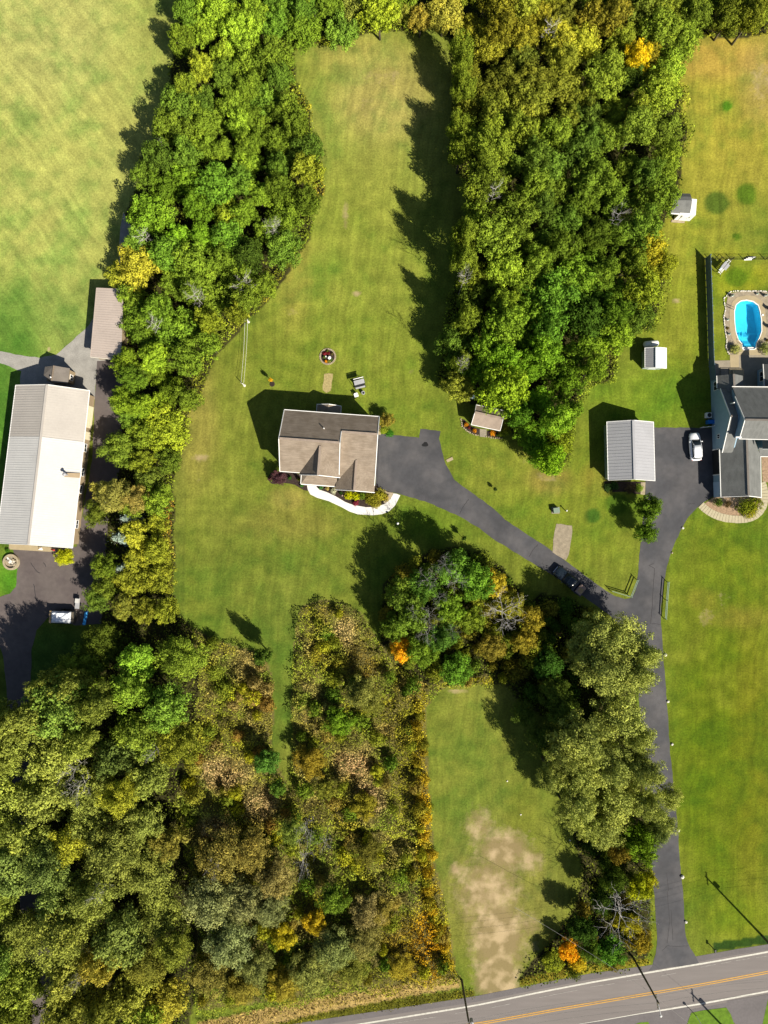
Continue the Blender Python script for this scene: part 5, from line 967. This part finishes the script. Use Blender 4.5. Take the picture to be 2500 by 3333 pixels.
# air conditioner, bin, screen
root = thing('air_conditioner', 'white boxy air conditioning unit against the blue wall', 'air conditioner')
p = W(2302,1353); bevel(MB().box(-.48,.42,-.42,.42,.05,.85, Matrix.Translation(p)).build('casing', M['trim_white'], root), .05); MB().lathe([(.01,.86),(.3,.86),(.33,.88),(.35,.855)], p, 20).build('fan_grille', M['black'], root)
root = thing('bin', 'blue bin between the air conditioner and a low screen', 'bin'); p = W(2307,1375)
MB().box(-.5,.5,-.3,.3,.0,.9, Matrix.Translation(p)).build('bin_body', M['blue'], root); bevel(MB().box(-.54,.54,-.34,.34,.9,1.0, Matrix.Translation(p)).build('lid', M['blue'], root), .04); MB().tube([p+V((-.4,.33,.1)), p+V((-.4,.4,.1))], .12, 10).build('wheel', M['rubber'], root)
o = thing('screen_panel', 'short pale screen fence below the blue bin', 'screen'); MB().bar(W(2282,1392,.5), W(2318,1388,.5), .05, 1.0).build('panel', M['trim_white'], o)
for q in ((2282,1392),(2300,1390),(2317,1388)): MB().box(-.05,.05,-.05,.05,0,1.1, Matrix.Translation(W(*q))).build('post', M['trim_white'], o)
# stone slab walk around the garage wing
root = thing('slab_walk', 'curved walk of pale stone slabs around the end of the blue house', 'paved path')
cl = [(2281,1643),(2293,1655),(2308,1666),(2325,1675),(2343,1682),(2362,1687),(2382,1689.5),(2402,1691),(2422,1690),(2441,1686),(2459,1678),(2474,1664),(2484,1646),(2488,1626),(2489,1606),(2485,1586),(2479,1570)]
C_ = [W(*p) for p in cl]; L_tot = 0; res = []
for a, b in zip(C_, C_[1:]):
    n = 2
    for i in range(n): res.append(a.lerp(b, i/n))
res.append(C_[-1])
hw = .62
for i in range(len(res)-1):
    a, b = res[i], res[i+1]
    def nrm_(j):
        u = (res[min(j+1, len(res)-1)]-res[max(j-1, 0)]).normalized(); return V((-u.y, u.x, 0))
    na, nb_ = nrm_(i), nrm_(i+1); gp = .02; e = (b-a).normalized()*gp; z = V((0,0,.07+random.uniform(-.008,.008))); k = hw*random.uniform(.96,1.03)
    MB().prism([a+e+na*k+z, b-e+nb_*k+z, b-e-nb_*k+z, a+e-na*k+z], .06).build('slab', M['stone_slab'], root)
sheet('gravel_bed', [(2290,1642),(2323,1618),(2345,1614),(2470,1618),(2481,1590),(2484,1620),(2478,1646),(2462,1666),(2440,1675),(2400,1680),(2360,1676),(2325,1664)], .03, mat('pink_gravel', alb(186,156,126), .95, .3, 3, .5, 10))
sheet('gravel_bed', [(2478,1484),(2560,1484),(2560,1560),(2482,1572)], .03, bpy.data.materials['pink_gravel'])

# ------------------------------------------------------------------ pool
def resample(pts, n, c):     # n points by angle around c
    out = []
    for k in range(n):
        a = 2*math.pi*k/n; dx, dy = math.cos(a), math.sin(a); best = None
        for (x1,y1),(x2,y2) in zip(pts, pts[1:]+pts[:1]):
            ex, ey = x2-x1, y2-y1; den = dx*ey-dy*ex
            if abs(den) < 1e-9: continue
            t = ((x1-c[0])*ey-(y1-c[1])*ex)/den; s = ((x1-c[0])*dy-(y1-c[1])*dx)/den
            if t > 0 and -1e-6 <= s <= 1+1e-6: best = t if best is None else max(best, t)
        out.append((c[0]+dx*best, c[1]+dy*best))
    return out
PC = (2435,1060); NP_ = 96; pin = resample(POOL, NP_, PC); pst = resample(STONEBED, NP_, PC)
CP = [(2429,961),(2456,964.5),(2479.5,979),(2488.6,999),(2493,1051),(2493,1087),(2483,1105.5),(2478,1140),(2476,1156),(2400,1156),(2398,1130),(2393,1120),(2380,1096.5),(2374.7,1069),(2374,1015),(2382,984),(2398,968)]
cop = resample(CP, NP_, PC)
def ring(name, a, b, z, m, th=.1, parent=None):
    n = len(a); A_ = [W(*p) for p in a]; B_ = [W(*p) for p in b]; v = [g(p, z) for p in A_]+[g(p, z) for p in B_]+[g(p, z-th) for p in A_]+[g(p, z-th) for p in B_]; f = []
    for i in range(n):
        j = (i+1) % n; f += [(i, j, n+j, n+i), (2*n+i, 3*n+i, 3*n+j, 2*n+j), (i, 2*n+i, 2*n+j, j), (n+i, n+j, 3*n+j, 3*n+i)]
    return MB().add(v, f).build(name, M[m], parent)
proot = thing('swimming_pool', 'bright blue oval swimming pool with steps at its lower end', 'pool')
lip = resample([((x-2435)*1.05+2435, (y-1060)*1.03+1060) for x, y in POOL], NP_, PC)
ring('pool_edge', pin, lip, .10, 'trim_white', .14, proot); tagit(ring('pool_deck', lip, cop, .07, 'concrete_tan', .1), kind='structure')
tagit(ring('stone_bed', cop, pst, .05, 'gravel_pad', .08), kind='structure')
A_ = [W(*p) for p in pin]; n = NP_
def depth(p):
    y = CY - p.y*F/CAMH; return -float(np.interp(y, [980,1030,1079,1083,1110,1118,1140], [-1.7*-1,1.9,1.5,1.1,1.0,.55,.3]))
fl = [V((p.x, p.y, depth(p))) for p in A_]; mb = MB(); mb.add([g(p,.0) for p in A_]+fl, [(i,(i+1)%n,n+(i+1)%n,n+i) for i in range(n)])
c_ = W(*PC); base_n = n
for fr in (.12, .26, .42, .6, .8):
    q_ = [V((p.x*(1-fr)+c_.x*fr, p.y*(1-fr)+c_.y*fr, 0)) for p in A_]; q_ = [V((p.x, p.y, depth(p))) for p in q_]; mb.v += [tuple(p) for p in q_]
    mb.f += [(base_n+i, base_n+(i+1)%n, base_n+n+(i+1)%n, base_n+n+i) for i in range(n)]; base_n += n
mb.v.append((c_.x, c_.y, depth(c_))); mb.f += [(base_n+i, base_n+(i+1)%n, len(mb.v)-1) for i in range(n)]
mb.build('basin', M['pool_wall'], proot, fix=False)
MB().add([g(p,-.12) for p in A_], [tuple(range(n))]).build('water_surface', M['water'], proot, fix=False)
for i in range(4): MB().box(-1.05,1.05,-.14,.14,-1.0+i*.24,-.82+i*.24, Matrix.Translation(W(2438,1119+i*4.6))).build('pool_step', M['trim_white'], proot)
stones('edging_stones', [(2371,955),(2380,950),(2393,948),(2488,948),(2505,954)], 'top row of pale stones edging the pool bed', 'edging', 'stone_white', .1, .26)
stones('edging_stones', [(2371,955),(2356.6,972),(2357,990),(2361,1006),(2355.7,1033),(2359,1069),(2364.7,1105),(2363,1132),(2373,1156)], 'left row of pale stones edging the pool bed', 'edging', 'stone_white', .1, .26)
def pot(px, py, h, label):
    root = thing('planter', label, 'planter', W(px, py)); MB().lathe([(.01,0),(.14,0),(.2,h),(.16,h),(.02,h-.05)], (0,0,0), 14).build('pot', M['trim_white'], root); MB().ball((0,0,h+.1), .18, .8).build('plant', M['box_green'], root, True)
pot(2378,966,.8,'tall white planter at the upper left of the pool'); pot(2487,965,.8,'tall white planter at the upper right of the pool'); pot(2462,958,.35,'low white planter above the pool'); pot(2366,1042,.4,'white planter left of the pool, upper one'); pot(2371,1089,.4,'white planter left of the pool, lower one')
o = MB().lathe([(.01,0),(.16,0),(.16,.12),(.01,.14)], W(2481.5,1026)+V((0,0,.07)), 14).build('skimmer_lid', M['trim_white']); tagit(o, 'round white skimmer lid on the right pool deck', 'lid')
root = thing('pool_ladder', 'thin metal ladder rails at the left pool edge', 'ladder')
for y in (1000,1008): MB().tube([W(2378,y-6,.1), W(2379,y-6,.7), W(2388,y,.75), W(2392,y,-.1)], .035, 6).build('rail', M['chrome'], root)
root = thing('pool_rail', 'small metal handrail beside the pool steps', 'handrail'); MB().tube([W(2415,1110,.1), W(2415,1110,.8), W(2417,1121,.8), W(2417,1121,.0)], .03, 6).build('rail', M['chrome'], root)
for x, y, lb in ((2499,1005,'upper'),(2499,1064,'lower')):
    root = thing('pool_chair', f'{lb} dark chair at the right edge of the pool bed', 'chair', W(x, y), 1.2); MB().box(-.25,.25,-.25,.25,.38,.44).build('seat', M['black'], root); MB().box(-.25,.25,.22,.28,.44,.9).build('backrest', M['black'], root)
    for sx in (-.22,.22):
        for sy in (-.22,.22): MB().box(sx-.02,sx+.02,sy-.02,sy+.02,0,.38).build('leg', M['black'], root)

# privacy fence
root = thing('privacy_fence', 'tall dark solid fence running down to the blue house', 'fence')
fl_ = [(2295,843),(2299.6,961),(2301.4,1015),(2304,1105.5),(2306,1178),(2312,1240)]; P = []
for t in np.linspace(0, 1, 18): y = 843+t*(1240-843); P.append(W(float(np.interp(y, [p[1] for p in fl_], [p[0] for p in fl_])), y))
for a, b in zip(P, P[1:]): MB().bar(g(a,1.08), g(b,1.08), .05, 1.98).build('panel', M['fence'], root)
for p in P: MB().box(-.07,.07,-.07,.07,0,2.15, Matrix.Translation(p)).build('post', M['fence'], root)
root = thing('rail_fence', 'low thin wire and rail fence above the pool lawn', 'fence')
xs_ = [2310,2341,2380,2421,2450,2490,2530]; Q = [W(x, 845) for x in xs_]
for p in Q: MB().box(-.04,.04,-.04,.04,0,1.25, Matrix.Translation(p)).build('post', M['black'], root)
for z in (.15, 1.2): MB().bar(g(Q[0],z), g(Q[-1],z), .035).build('rail', M['black'], root)
mb = MB()
for i in range(70): x = Q[0].x + (Q[-1].x-Q[0].x)*i/69; mb.bar((x,Q[0].y,.1),(x,Q[0].y,1.2),.012)
tagit(mb.build('wire_mesh', M['black'], root, fix=False), kind='stuff')
# porch swing frame by the fence
root = thing('garden_swing', 'garden swing with a slatted ladder-like seat inside the fence corner', 'swing', W(2350,872), math.radians(50))
for s in (-1,1):
    MB().tube([(s*1.3,-.7,0),(s*1.3,0,1.7),(s*1.3,.7,0)], .04, 6).build('frame', M['black'], root)
MB().tube([(-1.3,0,1.7),(1.3,0,1.7)], .04, 6).build('top_bar', M['black'], root)
for i in range(6): MB().box(-.8+i*.28,-.62+i*.28,-.3,.25,.45,.48).build('seat_slat', M['trim_white'], root)
MB().box(-.85,.85,.25,.3,.45,.95).build('backrest', M['door_blue'], root); MB().prism([(-.9,-.5,1.72),(.2,-.5,1.72),(.2,.5,1.72),(-.9,.5,1.72)], .03).build('canopy', M['fabric_grey'], root)
root = thing('step_ladder', 'pale ladder lying diagonally beside the swing', 'ladder')
a, b = W(2341,890,.25), W(2376,846,.25); d = (b-a).normalized(); s_ = V((-d.y,d.x,0))*.22
for k in (-1,1): MB().bar(a+s_*k, b+s_*k, .06).build('rail', M['trim_white'], root)
for i in range(10): q = a.lerp(b, (i+.5)/10); MB().bar(q-s_, q+s_, .09, .04).build('rung', M['trim_white'], root)
for i, (x, y) in enumerate(((2448,838),(2441,842),(2435,846))):
    o = MB().bar(W(x-13,y,.3), W(x+12,y-1,.3), .16, .05).build('white_plank', M['trim_white']); tagit(o, ['upper','middle','lower'][i]+' of three white planks leaning on the rail fence', 'plank')
# big grey garage right of the fence: nothing else

# ------------------------------------------------------------------ vehicles
def wheel(root, x, y, r=.34, w=.22):
    o = MB().tube([(x-w/2,y,r),(x+w/2,y,r)], r, 16).build('wheel', M['rubber'], root); MB().tube([(x-w/2-.01,y,r),(x+w/2+.01,y,r)], r*.6, 12).build('rim', M['chrome'], o)
def loft(secs, name, m, root, smooth=True):
    """secs: (y, halfwidth, z0, z1, shoulder)"""
    mb = MB(); v = []; k = 8
    for y, hw_, z0, z1, sh in secs: v += [(-hw_*.92,y,z0),(hw_*.92,y,z0),(hw_,y,z0+(z1-z0)*.35),(hw_,y,z0+(z1-z0)*.7),(hw_*sh,y,z1),(0,y,z1+.02),(-hw_*sh,y,z1),(-hw_,y,z0+(z1-z0)*.7),(-hw_,y,z0+(z1-z0)*.35)]
    k = 9; n = len(secs); f = [(i*k+j, i*k+(j+1)%k, (i+1)*k+(j+1)%k, (i+1)*k+j) for i in range(n-1) for j in range(k)]; f += [tuple(range(k)), tuple((n-1)*k+j for j in range(k))[::-1]]
    return mb.add(v, f).build(name, m, root, smooth)
root = thing('parked_car', 'white SUV parked on the black driveway beside the blue house', 'car', W(2259,1455,.2)-V((0,0,.2)), math.radians(3.5))
b_ = loft([(-2.3,.62,.42,.78,.9),(-2.22,.82,.3,.95,.92),(-1.7,.92,.25,1.0,.92),(-.5,.94,.25,1.02,.94),(.9,.94,.25,1.0,.92),(1.7,.9,.25,.92,.88),(2.15,.78,.3,.82,.85),(2.32,.55,.4,.68,.85)], 'body', M['car_white'], root)
loft([(-2.05,.66,.98,1.02,.9),(-1.85,.72,.98,1.42,.86),(-1.5,.74,.98,1.6,.84),(.1,.74,.98,1.62,.84),(.55,.74,.98,1.5,.82),(1.15,.70,.96,1.02,.9)], 'windows', M['glass'], root)
loft([(-1.85,.55,1.52,1.6,.9),(-1.6,.68,1.56,1.66,.9),(-.6,.70,1.58,1.68,.9),(.2,.66,1.56,1.65,.9)], 'roof', M['car_white'], root)
for s in (-1,1):
    MB().bar((s*.72,-1.95,1.0),(s*.62,-1.7,1.6),.06).build('pillar', M['car_white'], root); MB().bar((s*.77,-.3,1.0),(s*.65,-.3,1.62),.07).build('pillar', M['car_white'], root); MB().bar((s*.72,1.1,1.0),(s*.62,.25,1.6),.07).build('pillar', M['car_white'], root)
    MB().bar((s*.55,-1.6,1.7),(s*.55,.1,1.7),.04).build('roof_rail', M['chrome'], root); MB().box(s*1.0-.1,s*1.0+.1,.72,.86,.98,1.12).build('mirror', M['car_white'], root)
    MB().ball((s*.62,2.15,.72),.13,.6).build('headlight', M['chrome'], root, True); MB().box(s*.7-.1,s*.7+.1,-2.27,-2.2,.75,.95).build('tail_light', M['lamp_red'], root)
    for y in (-1.4,1.42): wheel(root, s*.82, y)
# black pickup, nose to the upper left
d = (W(1806,1852)-W(1896,1926)).normalized(); ang = math.atan2(d.y, d.x)-math.pi/2
root = thing('pickup_truck', 'black pickup truck on the driveway with boards in its bed', 'pickup truck', W(1850,1889), ang)
loft([(.35,.9,.5,1.12,.94),(1.3,.95,.42,1.15,.92),(2.3,.93,.42,1.1,.9),(2.75,.85,.45,1.0,.88),(2.88,.7,.5,.9,.9)], 'body', M['car_black'], root)
loft([(-.95,.9,.5,1.12,.96),(.4,.93,.45,1.15,.94)], 'cab_base', M['car_black'], root)
loft([(-.9,.78,1.1,1.7,.84),(-.6,.8,1.1,1.78,.84),(.5,.8,1.1,1.76,.84),(1.25,.76,1.1,1.16,.9)], 'windows', M['glass'], root); loft([(-.82,.66,1.72,1.8,.9),(-.5,.7,1.75,1.84,.9),(.45,.68,1.74,1.82,.9)], 'roof', M['car_black'], root)
bed = MB().box(-.92,.92,-2.9,-.98,.5,.62).build('truck_bed', M['car_black'], root)
for s in (-1,1): MB().box(s*.92-.05,s*.92+.05,-2.9,-.98,.6,1.15).build('side_panel', M['car_black'], bed)
MB().box(-.9,.9,-2.95,-2.88,.6,1.12).build('tailgate', M['car_black'], bed)
for s in (-1,1):
    MB().box(s*1.05-.1,s*1.05+.1,.9,1.05,1.1,1.26).build('mirror', M['car_black'], root); MB().ball((s*.68,2.75,.85),.13,.6).build('headlight', M['chrome'], root, True); MB().box(s*.82-.07,s*.82+.07,-2.98,-2.94,.8,1.05).build('tail_light', M['lamp_red'], root)
    for y in (-1.95,1.85): wheel(root, s*.85, y, .4, .26)
MB().bar((-.6,2.9,.55),(.6,2.9,.55),.2,.16).build('bumper', M['chrome'], root)
RM = Matrix.Translation(W(1850,1889)) @ Matrix.Rotation(ang, 4, 'Z')
o = MB().box(-.8,.8,-2.82,-1.7,.66,1.2, RM).build('cargo_boards', M['cargo']); bevel(o, .04); tagit(o, 'pale stained boards stacked in the bed of the black pickup', 'boards')
o2 = MB().box(-.5,.3,-2.7,-1.9,1.2,1.24, RM).build('top_sheet', M['wood_pale'], o)
# covered trailer beside the barn drive
root = thing('covered_trailer', 'dump trailer heaped under a crumpled silver tarp', 'trailer', W(207,2008,1), math.radians(-2)); root.location.z = 0
MB().box(-2.0,1.8,-1.0,1.0,.55,.7).build('deck', M['black'], root)
for y in (-1,1): MB().box(-2.0,1.8,y*1.0-.05,y*1.0+.05,.7,1.35).build('side_board', M['black'], root)
MB().box(1.75,1.85,-1.0,1.0,.7,1.35).build('side_board', M['black'], root); MB().box(-2.15,-1.9,-1.0,1.0,.7,1.5).build('end_board', M['wood_pale'], root)
tb = []; nx_, ny_ = 26, 16
for j in range(ny_):
    for i in range(nx_):
        u, v_ = i/(nx_-1), j/(ny_-1); ridge = abs(math.sin(7*u+4*v_+2*math.sin(5*v_)))*.22; e = min(u, 1-u, v_, 1-v_)
        tb.append((-1.85+3.3*u, -.95+1.9*v_, 1.35+min(.35, e*3)*.9+ridge*min(1, e*8)+random.uniform(-.03,.03)))
MB().add(tb, [(j*nx_+i, j*nx_+i+1, (j+1)*nx_+i+1, (j+1)*nx_+i) for j in range(ny_-1) for i in range(nx_-1)]).build('tarp_cover', M['tarp'], root)
MB().box(1.45,1.8,-.9,.9,1.1,1.5).build('load', M['bark'], root)
MB().bar((-2.1,.3,.5),(-3.2,0,.45),.08).build('hitch', M['black'], root); MB().bar((-2.1,-.3,.5),(-3.2,0,.45),.08).build('hitch', M['black'], root)
for x in (-.4,.5):
    for y in (-1.12,1.12): o = MB().tube([(x,y-.1,.36),(x,y+.1,.36)], .36, 14).build('wheel', M['rubber'], root)
root = thing('utility_cart', 'small pale metal cart standing above the covered trailer', 'cart', W(257,1962), math.radians(-6))
MB().box(-.35,.35,-.9,.9,.5,.62).build('deck', M['metal_grey'], root); MB().box(-.3,.3,.1,.8,.62,.95).build('toolbox', M['metal_white'], root); MB().bar((0,.9,.5),(0,1.5,.45),.06).build('handle', M['black'], root)
for x in (-.4,.4): MB().tube([(x-.06,-.3,.26),(x+.06,-.3,.26)], .26, 12).build('wheel', M['rubber'], root)
tb = [];
for j in range(5):
    for i in range(12): tb.append(W(268+j*2.8+i*.7, 2034-i*3.9, .12+.14*random.random()))
o = MB().add([tuple(p) for p in tb], [(j*12+i, j*12+i+1, (j+1)*12+i+1, (j+1)*12+i) for j in range(4) for i in range(11)]).build('blue_tarp', M['tarp_blue']); tagit(o, 'crumpled blue tarp on the ground right of the trailer', 'tarp')

# ------------------------------------------------------------------ yard furniture
root = thing('round_flower_bed', 'round flower bed ringed with stones on the back lawn', 'flower bed', W(1067,1161))
MB().lathe([(.01,.06),(1.16,.04),(1.2,.0)], (0,0,0), 32).build('soil', M['mulch'], root)
for i in range(30):
    a = 2*math.pi*i/30; Mx = Matrix.Rotation(a, 4, 'Z') @ Matrix.Translation((1.26,0,0)); MB().box(-.13,.13,-.11,.11,0,random.uniform(.1,.15), Mx).build('edging_stone', M['stone'], root)
for x, y, r, c, lb in ((1058,1152,7,(170,60,70),'crimson flowers in the round bed'),(1068,1151,6,(150,56,60),'second patch of dark red flowers in the round bed'),(1061,1176,5,(246,170,30),'orange flowers at the bottom of the round bed'),(1071,1176,5,(170,180,80),'pale green plant beside the orange flowers'),(1056,1163,5,(110,140,50),'leafy plant on the left of the round bed'),(1078,1170,5,(90,130,50),'leafy plant on the right of the round bed'),(1066,1143,5,(110,120,50),'leafy plant at the top of the round bed'),(1081,1152,5,(130,120,70),'dull plant at the right rim of the round bed')):
    shrub(x, y, r, .45, c, lb, name='flower_clump', cat='flowers')
o = MB().ball(W(1072,1164,.6), .3, 1, 16, 10).build('gazing_ball', M['trim_white'], None, True); tagit(o, 'white gazing ball in the middle of the round flower bed', 'ornament'); MB().lathe([(.2,0),(.08,.08),(.07,.35)], W(1072.5,1163.5), 12).build('pedestal', M['trim_white'], o)
o = MB().ball(W(1061,1160,.3), .16, .8, 10, 6).build('white_stone', M['trim_white'], None, True); tagit(o, 'white painted stone beside the gazing ball', 'stone')
sheet('straw_patch', [(1055,1217),(1070,1215),(1084,1217),(1083,1230),(1080,1245),(1079,1262),(1076,1272),(1062,1279),(1051,1270),(1050,1256),(1054,1240)], .02, M['straw'])
# canopy swing
root = thing('canopy_swing', 'grey canopy swing seat on the lawn behind the house', 'swing', W(1170,1247,1), math.radians(14)); root.location.z = 0
MB().box(-.85,.85,-.32,.42,1.75,1.80).build('canopy', M['fabric_grey'], root); MB().bar((-.85,.72,1.6),(.85,.72,1.6),.1).build('awning_rail', M['trim_white'], root); MB().box(-.8,.8,-.75,-.5,.45,.55).build('seat', M['fabric_grey'], root); MB().box(-.8,.8,-.5,.1,.45,.52).build('seat_base', M['black'], root); MB().box(-.8,.8,.1,.2,.5,1.1).build('backrest', M['fabric_grey'], root)
for s in (-1,1):
    MB().tube([(s*.88,-.8,0),(s*.88,0,1.75),(s*.88,.8,0)], .035, 6).build('frame', M['black'], root)
root = thing('lawn_chair', 'white lawn chair near the corner of the house shadow', 'chair', W(1160,1288), math.radians(20))
MB().box(-.28,.28,-.28,.28,.38,.43).build('seat', M['trim_white'], root); MB().box(-.28,.28,.25,.31,.43,.95).build('backrest', M['trim_white'], root)
for s in (-1,1):
    MB().box(s*.3-.04,s*.3+.04,-.28,.28,.6,.64).build('armrest', M['trim_white'], root)
    for y in (-.25,.25): MB().box(s*.26-.025,s*.26+.025,y-.025,y+.025,0,.38).build('leg', M['trim_white'], root)
root = thing('barrel_table', 'round grey barrel beside the lawn chair', 'barrel', W(1182.5,1280)); MB().lathe([(.25,0),(.3,.3),(.27,.65),(.01,.66)], (0,0,0), 18).build('barrel_body', M['fabric_grey'], root, True); MB().lathe([(.29,.64),(.29,.68),(.01,.7)], (0,0,0), 18).build('lid', M['metal_grey'], root); MB().lathe([(.18,.7),(.1,.8),(.01,.8)], (0.05,-.05,0), 12).build('bowl', M['glass'], root)
o = MB().lathe([(.01,.05),(.42,.04),(.45,0)], W(886,1250), 16).build('mulch_ring', M['mulch']); tagit(o, 'dark mulch ring under the golden sapling', 'mulch ring')
# clothes line
root = thing('clothes_line', 'long white rope line strung between two white posts left of the lawn', 'clothes line')
p0, p1 = W(809,1048), W(796,1255)
for p in (p0, p1): MB().tube([p, p+V((0,0,1.9))], .06, 8).build('post', M['trim_white'], root); MB().lathe([(.01,0),(.22,0),(.2,.1),(.08,.12)], p, 14).build('base', M['stone_white'], root)
for dx in (-.22,.22):
    pts = [g(p0.lerp(p1, t), 1.85-.5*math.sin(math.pi*t))+V((dx,0,0)) for t in np.linspace(0,1,16)]; MB().tube(pts, .018, 5).build('line', M['trim_white'], root)
# lamp posts
def lamp(px, py, h, label, bulb=.2):
    root = thing('lamp_post', label, 'lamp post', W(px, py)); MB().tube([(0,0,0),(0,0,h)], .05, 8).build('pole', M['trim_white'], root); MB().lathe([(.12,0),(.06,.1)], (0,0,0), 10).build('base', M['black'], root); MB().ball((0,0,h+bulb*.8), bulb, 1.2).build('lantern', M['trim_white'], root, True)
lamp(1294,1703,2.2,'white lamp post on the lawn below the curved path'); lamp(2265,3305,2.4,'white lamp post on the small verge across the road',.22)
root = thing('utility_box', 'green electrical transformer box on the lawn', 'utility box', W(1811,1661,.6)); root.location.z = 0
bevel(MB().box(-.48,.48,-.4,.4,0,.8, Matrix.Rotation(math.radians(8),4,'Z')).build('cabinet', M['box_green'], root), .04); MB().box(-.5,.5,-.42,.42,.8,.86, Matrix.Rotation(math.radians(8),4,'Z')).build('lid', M['box_green'], root); MB().box(-.65,.65,-.55,.55,0,.08).build('base', M['concrete_grey'], root)
root = thing('marker_post', 'short white-topped post right of the green utility box', 'post', W(1840,1662)); MB().tube([(0,0,0),(0,0,.95)], .07, 8).build('post_shaft', M['wood_pole'], root); MB().ball((0,0,.98), .14).build('cap', M['trim_white'], root, True)
# entrance rail fences
def rails(pts, label, mids=0):
    root = thing('rail_fence', label, 'fence'); P = [W(*p) for p in pts]
    seg = []
    for a, b in zip(P, P[1:]): seg.append((a, b))
    posts = P[:]
    for p in posts: MB().tube([p, p+V((0,0,1.25))], .06, 8).build('post', M['galv'], root)
    for a, b in seg:
        for z in (.55, 1.05): MB().bar(g(a,z), g(b,z), .09, .13).build('rail', M['galv'], root)
rails([(1986,1922),(2048,1941)], 'short green-grey rail fence facing the house driveway'); rails([(2049,1942),(2071,1886)], 'green-grey rail fence facing the long driveway, inside the fork'); rails([(2170,1893),(2165,1952),(2161,2013)], 'longer green-grey rail fence on the right side of the fork')
# boulders along the driveway
for i, (x, y, s) in enumerate(((2222,1719,1),(2187,1799,.8),(2165,2131,1.3),(2174,2283,1.05),(2187,2422,1.05),(2208,2703,1.1),(2220,2853,1.5),(2232,3000,1.15))):
    mb = MB(); mb.ball((0,0,.10*s), .21*s, .75, 9, 6); mb.v = [(a*(1+random.uniform(-.18,.18)), b*(1+random.uniform(-.18,.18)), c*(1+random.uniform(-.1,.1))) for a, b, c in mb.v]
    o = mb.build('boulder', M['stone_white'] if i != 1 else M['stone']); o.location = W(x, y)
    tagit(o, ['uppermost white boulder, where the driveway meets the lawn','small brown boulder between the fork and the stone walk','white boulder just below the right rail fence','white boulder level with the gap in the willows','white boulder beside the middle of the willows','white boulder beside the lower end of the willows','largest white boulder on the lower driveway edge','white boulder nearest the road'][i], 'boulder')
root = thing('stone_planter', 'round stone planter heaped with rocks below the barn', 'planter', W(39,1829))
mb = MB().lathe([(1.0,0),(1.35,0),(1.32,.45),(1.0,.45),(1.0,.1),(.01,.12)], (0,0,0), 28); mb.build('rim', M['stone'], root)
for i in range(22):
    a = random.uniform(0,6.28); r = random.uniform(0,.8); Mx = Matrix.Translation((r*math.cos(a), r*math.sin(a), .12)) @ Matrix.Rotation(random.uniform(0,6),4,'Z'); q = random.uniform(.1,.24); MB().box(-q,q,-q*.7,q*.7,0,random.uniform(.15,.4), Mx).build('rock', M[random.choice(['stone','concrete_grey','stone_white'])], root)
root = thing('mailbox', 'dark mailbox at the roadside below the right lawn', 'mailbox', W(2318,3083)); MB().box(-.05,.05,-.05,.05,0,1.0).build('post', M['wood_pole'], root); MB().box(-.12,.12,-.28,.28,1.0,1.25).build('mailbox_body', M['black'], root)
root = thing('garden_gnome', 'small pinkish garden ornament in the front bed', 'ornament', W(1114,1613)); MB().lathe([(.14,0),(.16,.25),(.08,.4)], (0,0,0), 10).build('figure_base', M['cargo'], root, True); MB().ball((0,0,.45), .1).build('figure_top', M['cargo'], root, True)
for x, y, lb in ((1651,2542,'upper'),(1695,2651,'lower'),(1855,2735,'rightmost')):
    mb = MB().ball((0,0,.05), .14, .6, 7, 5); o = mb.build('pale_stone', M['stone_white']); o.location = W(x, y); tagit(o, f'{lb} small pale stone on the patchy lawn', 'stone')

# ------------------------------------------------------------------ utility poles and wires
def pole(px, py, h, label, lampside=None, trans=True):
    root = thing('utility_pole', label, 'utility pole', W(px, py), math.radians(8))
    MB().tube([(0,0,0),(0,0,h)], [.19,.12], 10).build('pole_shaft', M['wood_pole'], root)
    MB().bar((-.1,-1.1,h-.5),(-.1,1.1,h-.5), .12).build('crossarm', M['wood_pole'], root)
    for y in (-1,-.5,.5,1): MB().lathe([(.05,0),(.06,.08),(.03,.2)], (-.1,y,h-.44), 8).build('insulator', M['trim_white'], root)
    if trans: MB().lathe([(.01,h-2.3),(.26,h-2.3),(.26,h-1.4),(.05,h-1.3)], (.45,0,0), 14).build('transformer', M['metal_grey'], root)
    if lampside:
        MB().tube([(0,0,h-1.4),(.2,-1.2,h-.9),(.3,-2.4,h-.9)], .05, 6).build('lamp_arm', M['metal_grey'], root); MB().ball((.3,-2.6,h-.95), .22, .5).build('lamp_head', M['metal_white'], root, True)
    return W(px, py)
P1 = pole(1503,3190,11.5,'utility pole left of the bare track, leaning over the road'); P2 = pole(2060,3115,11.2,'utility pole with a street lamp at the road near the driveway', True, False); P3 = pole(2482,3047,12.6,'utility pole at the right edge below the lawn'); 
P4 = pole(2412,3402,11.0,'utility pole on the far side of the road whose shadow crosses the pavement')
P0 = W(700,3340)
root = thing('overhead_wires', 'thin overhead power wires strung along the road', 'wires')
def wire(a, b, sag=.7, r=.014):
    pts = [a.lerp(b, t)-V((0,0,sag*4*t*(1-t))) for t in np.linspace(0,1,14)]; MB().tube(pts, r, 4, cap=False).build('wire', M['wire'], root, fix=False)
for dy, dz in ((-1.0,-.3),(.0,-.2),(.95,-.3),(-.2,-2.4)):
    o_ = V((0,dy,0)); wire(g(P0,11.5+dz)+o_, g(P1,11.5+dz)+o_); wire(g(P1,11.5+dz)+o_, g(P2,11.2+dz)+o_); wire(g(P2,11.2+dz)+o_, g(P3,12.6+dz)+o_); wire(g(P3,12.6+dz)+o_, g(W(3100,2930),12+dz)+o_)
wire(g(P2,9.6), g(P4,9.8), .4)
wire(g(P2,9.2), V((20.5,-62,6.5)), .5, .018)
print('forest trees', cnt, 'objects', len(bpy.data.objects))
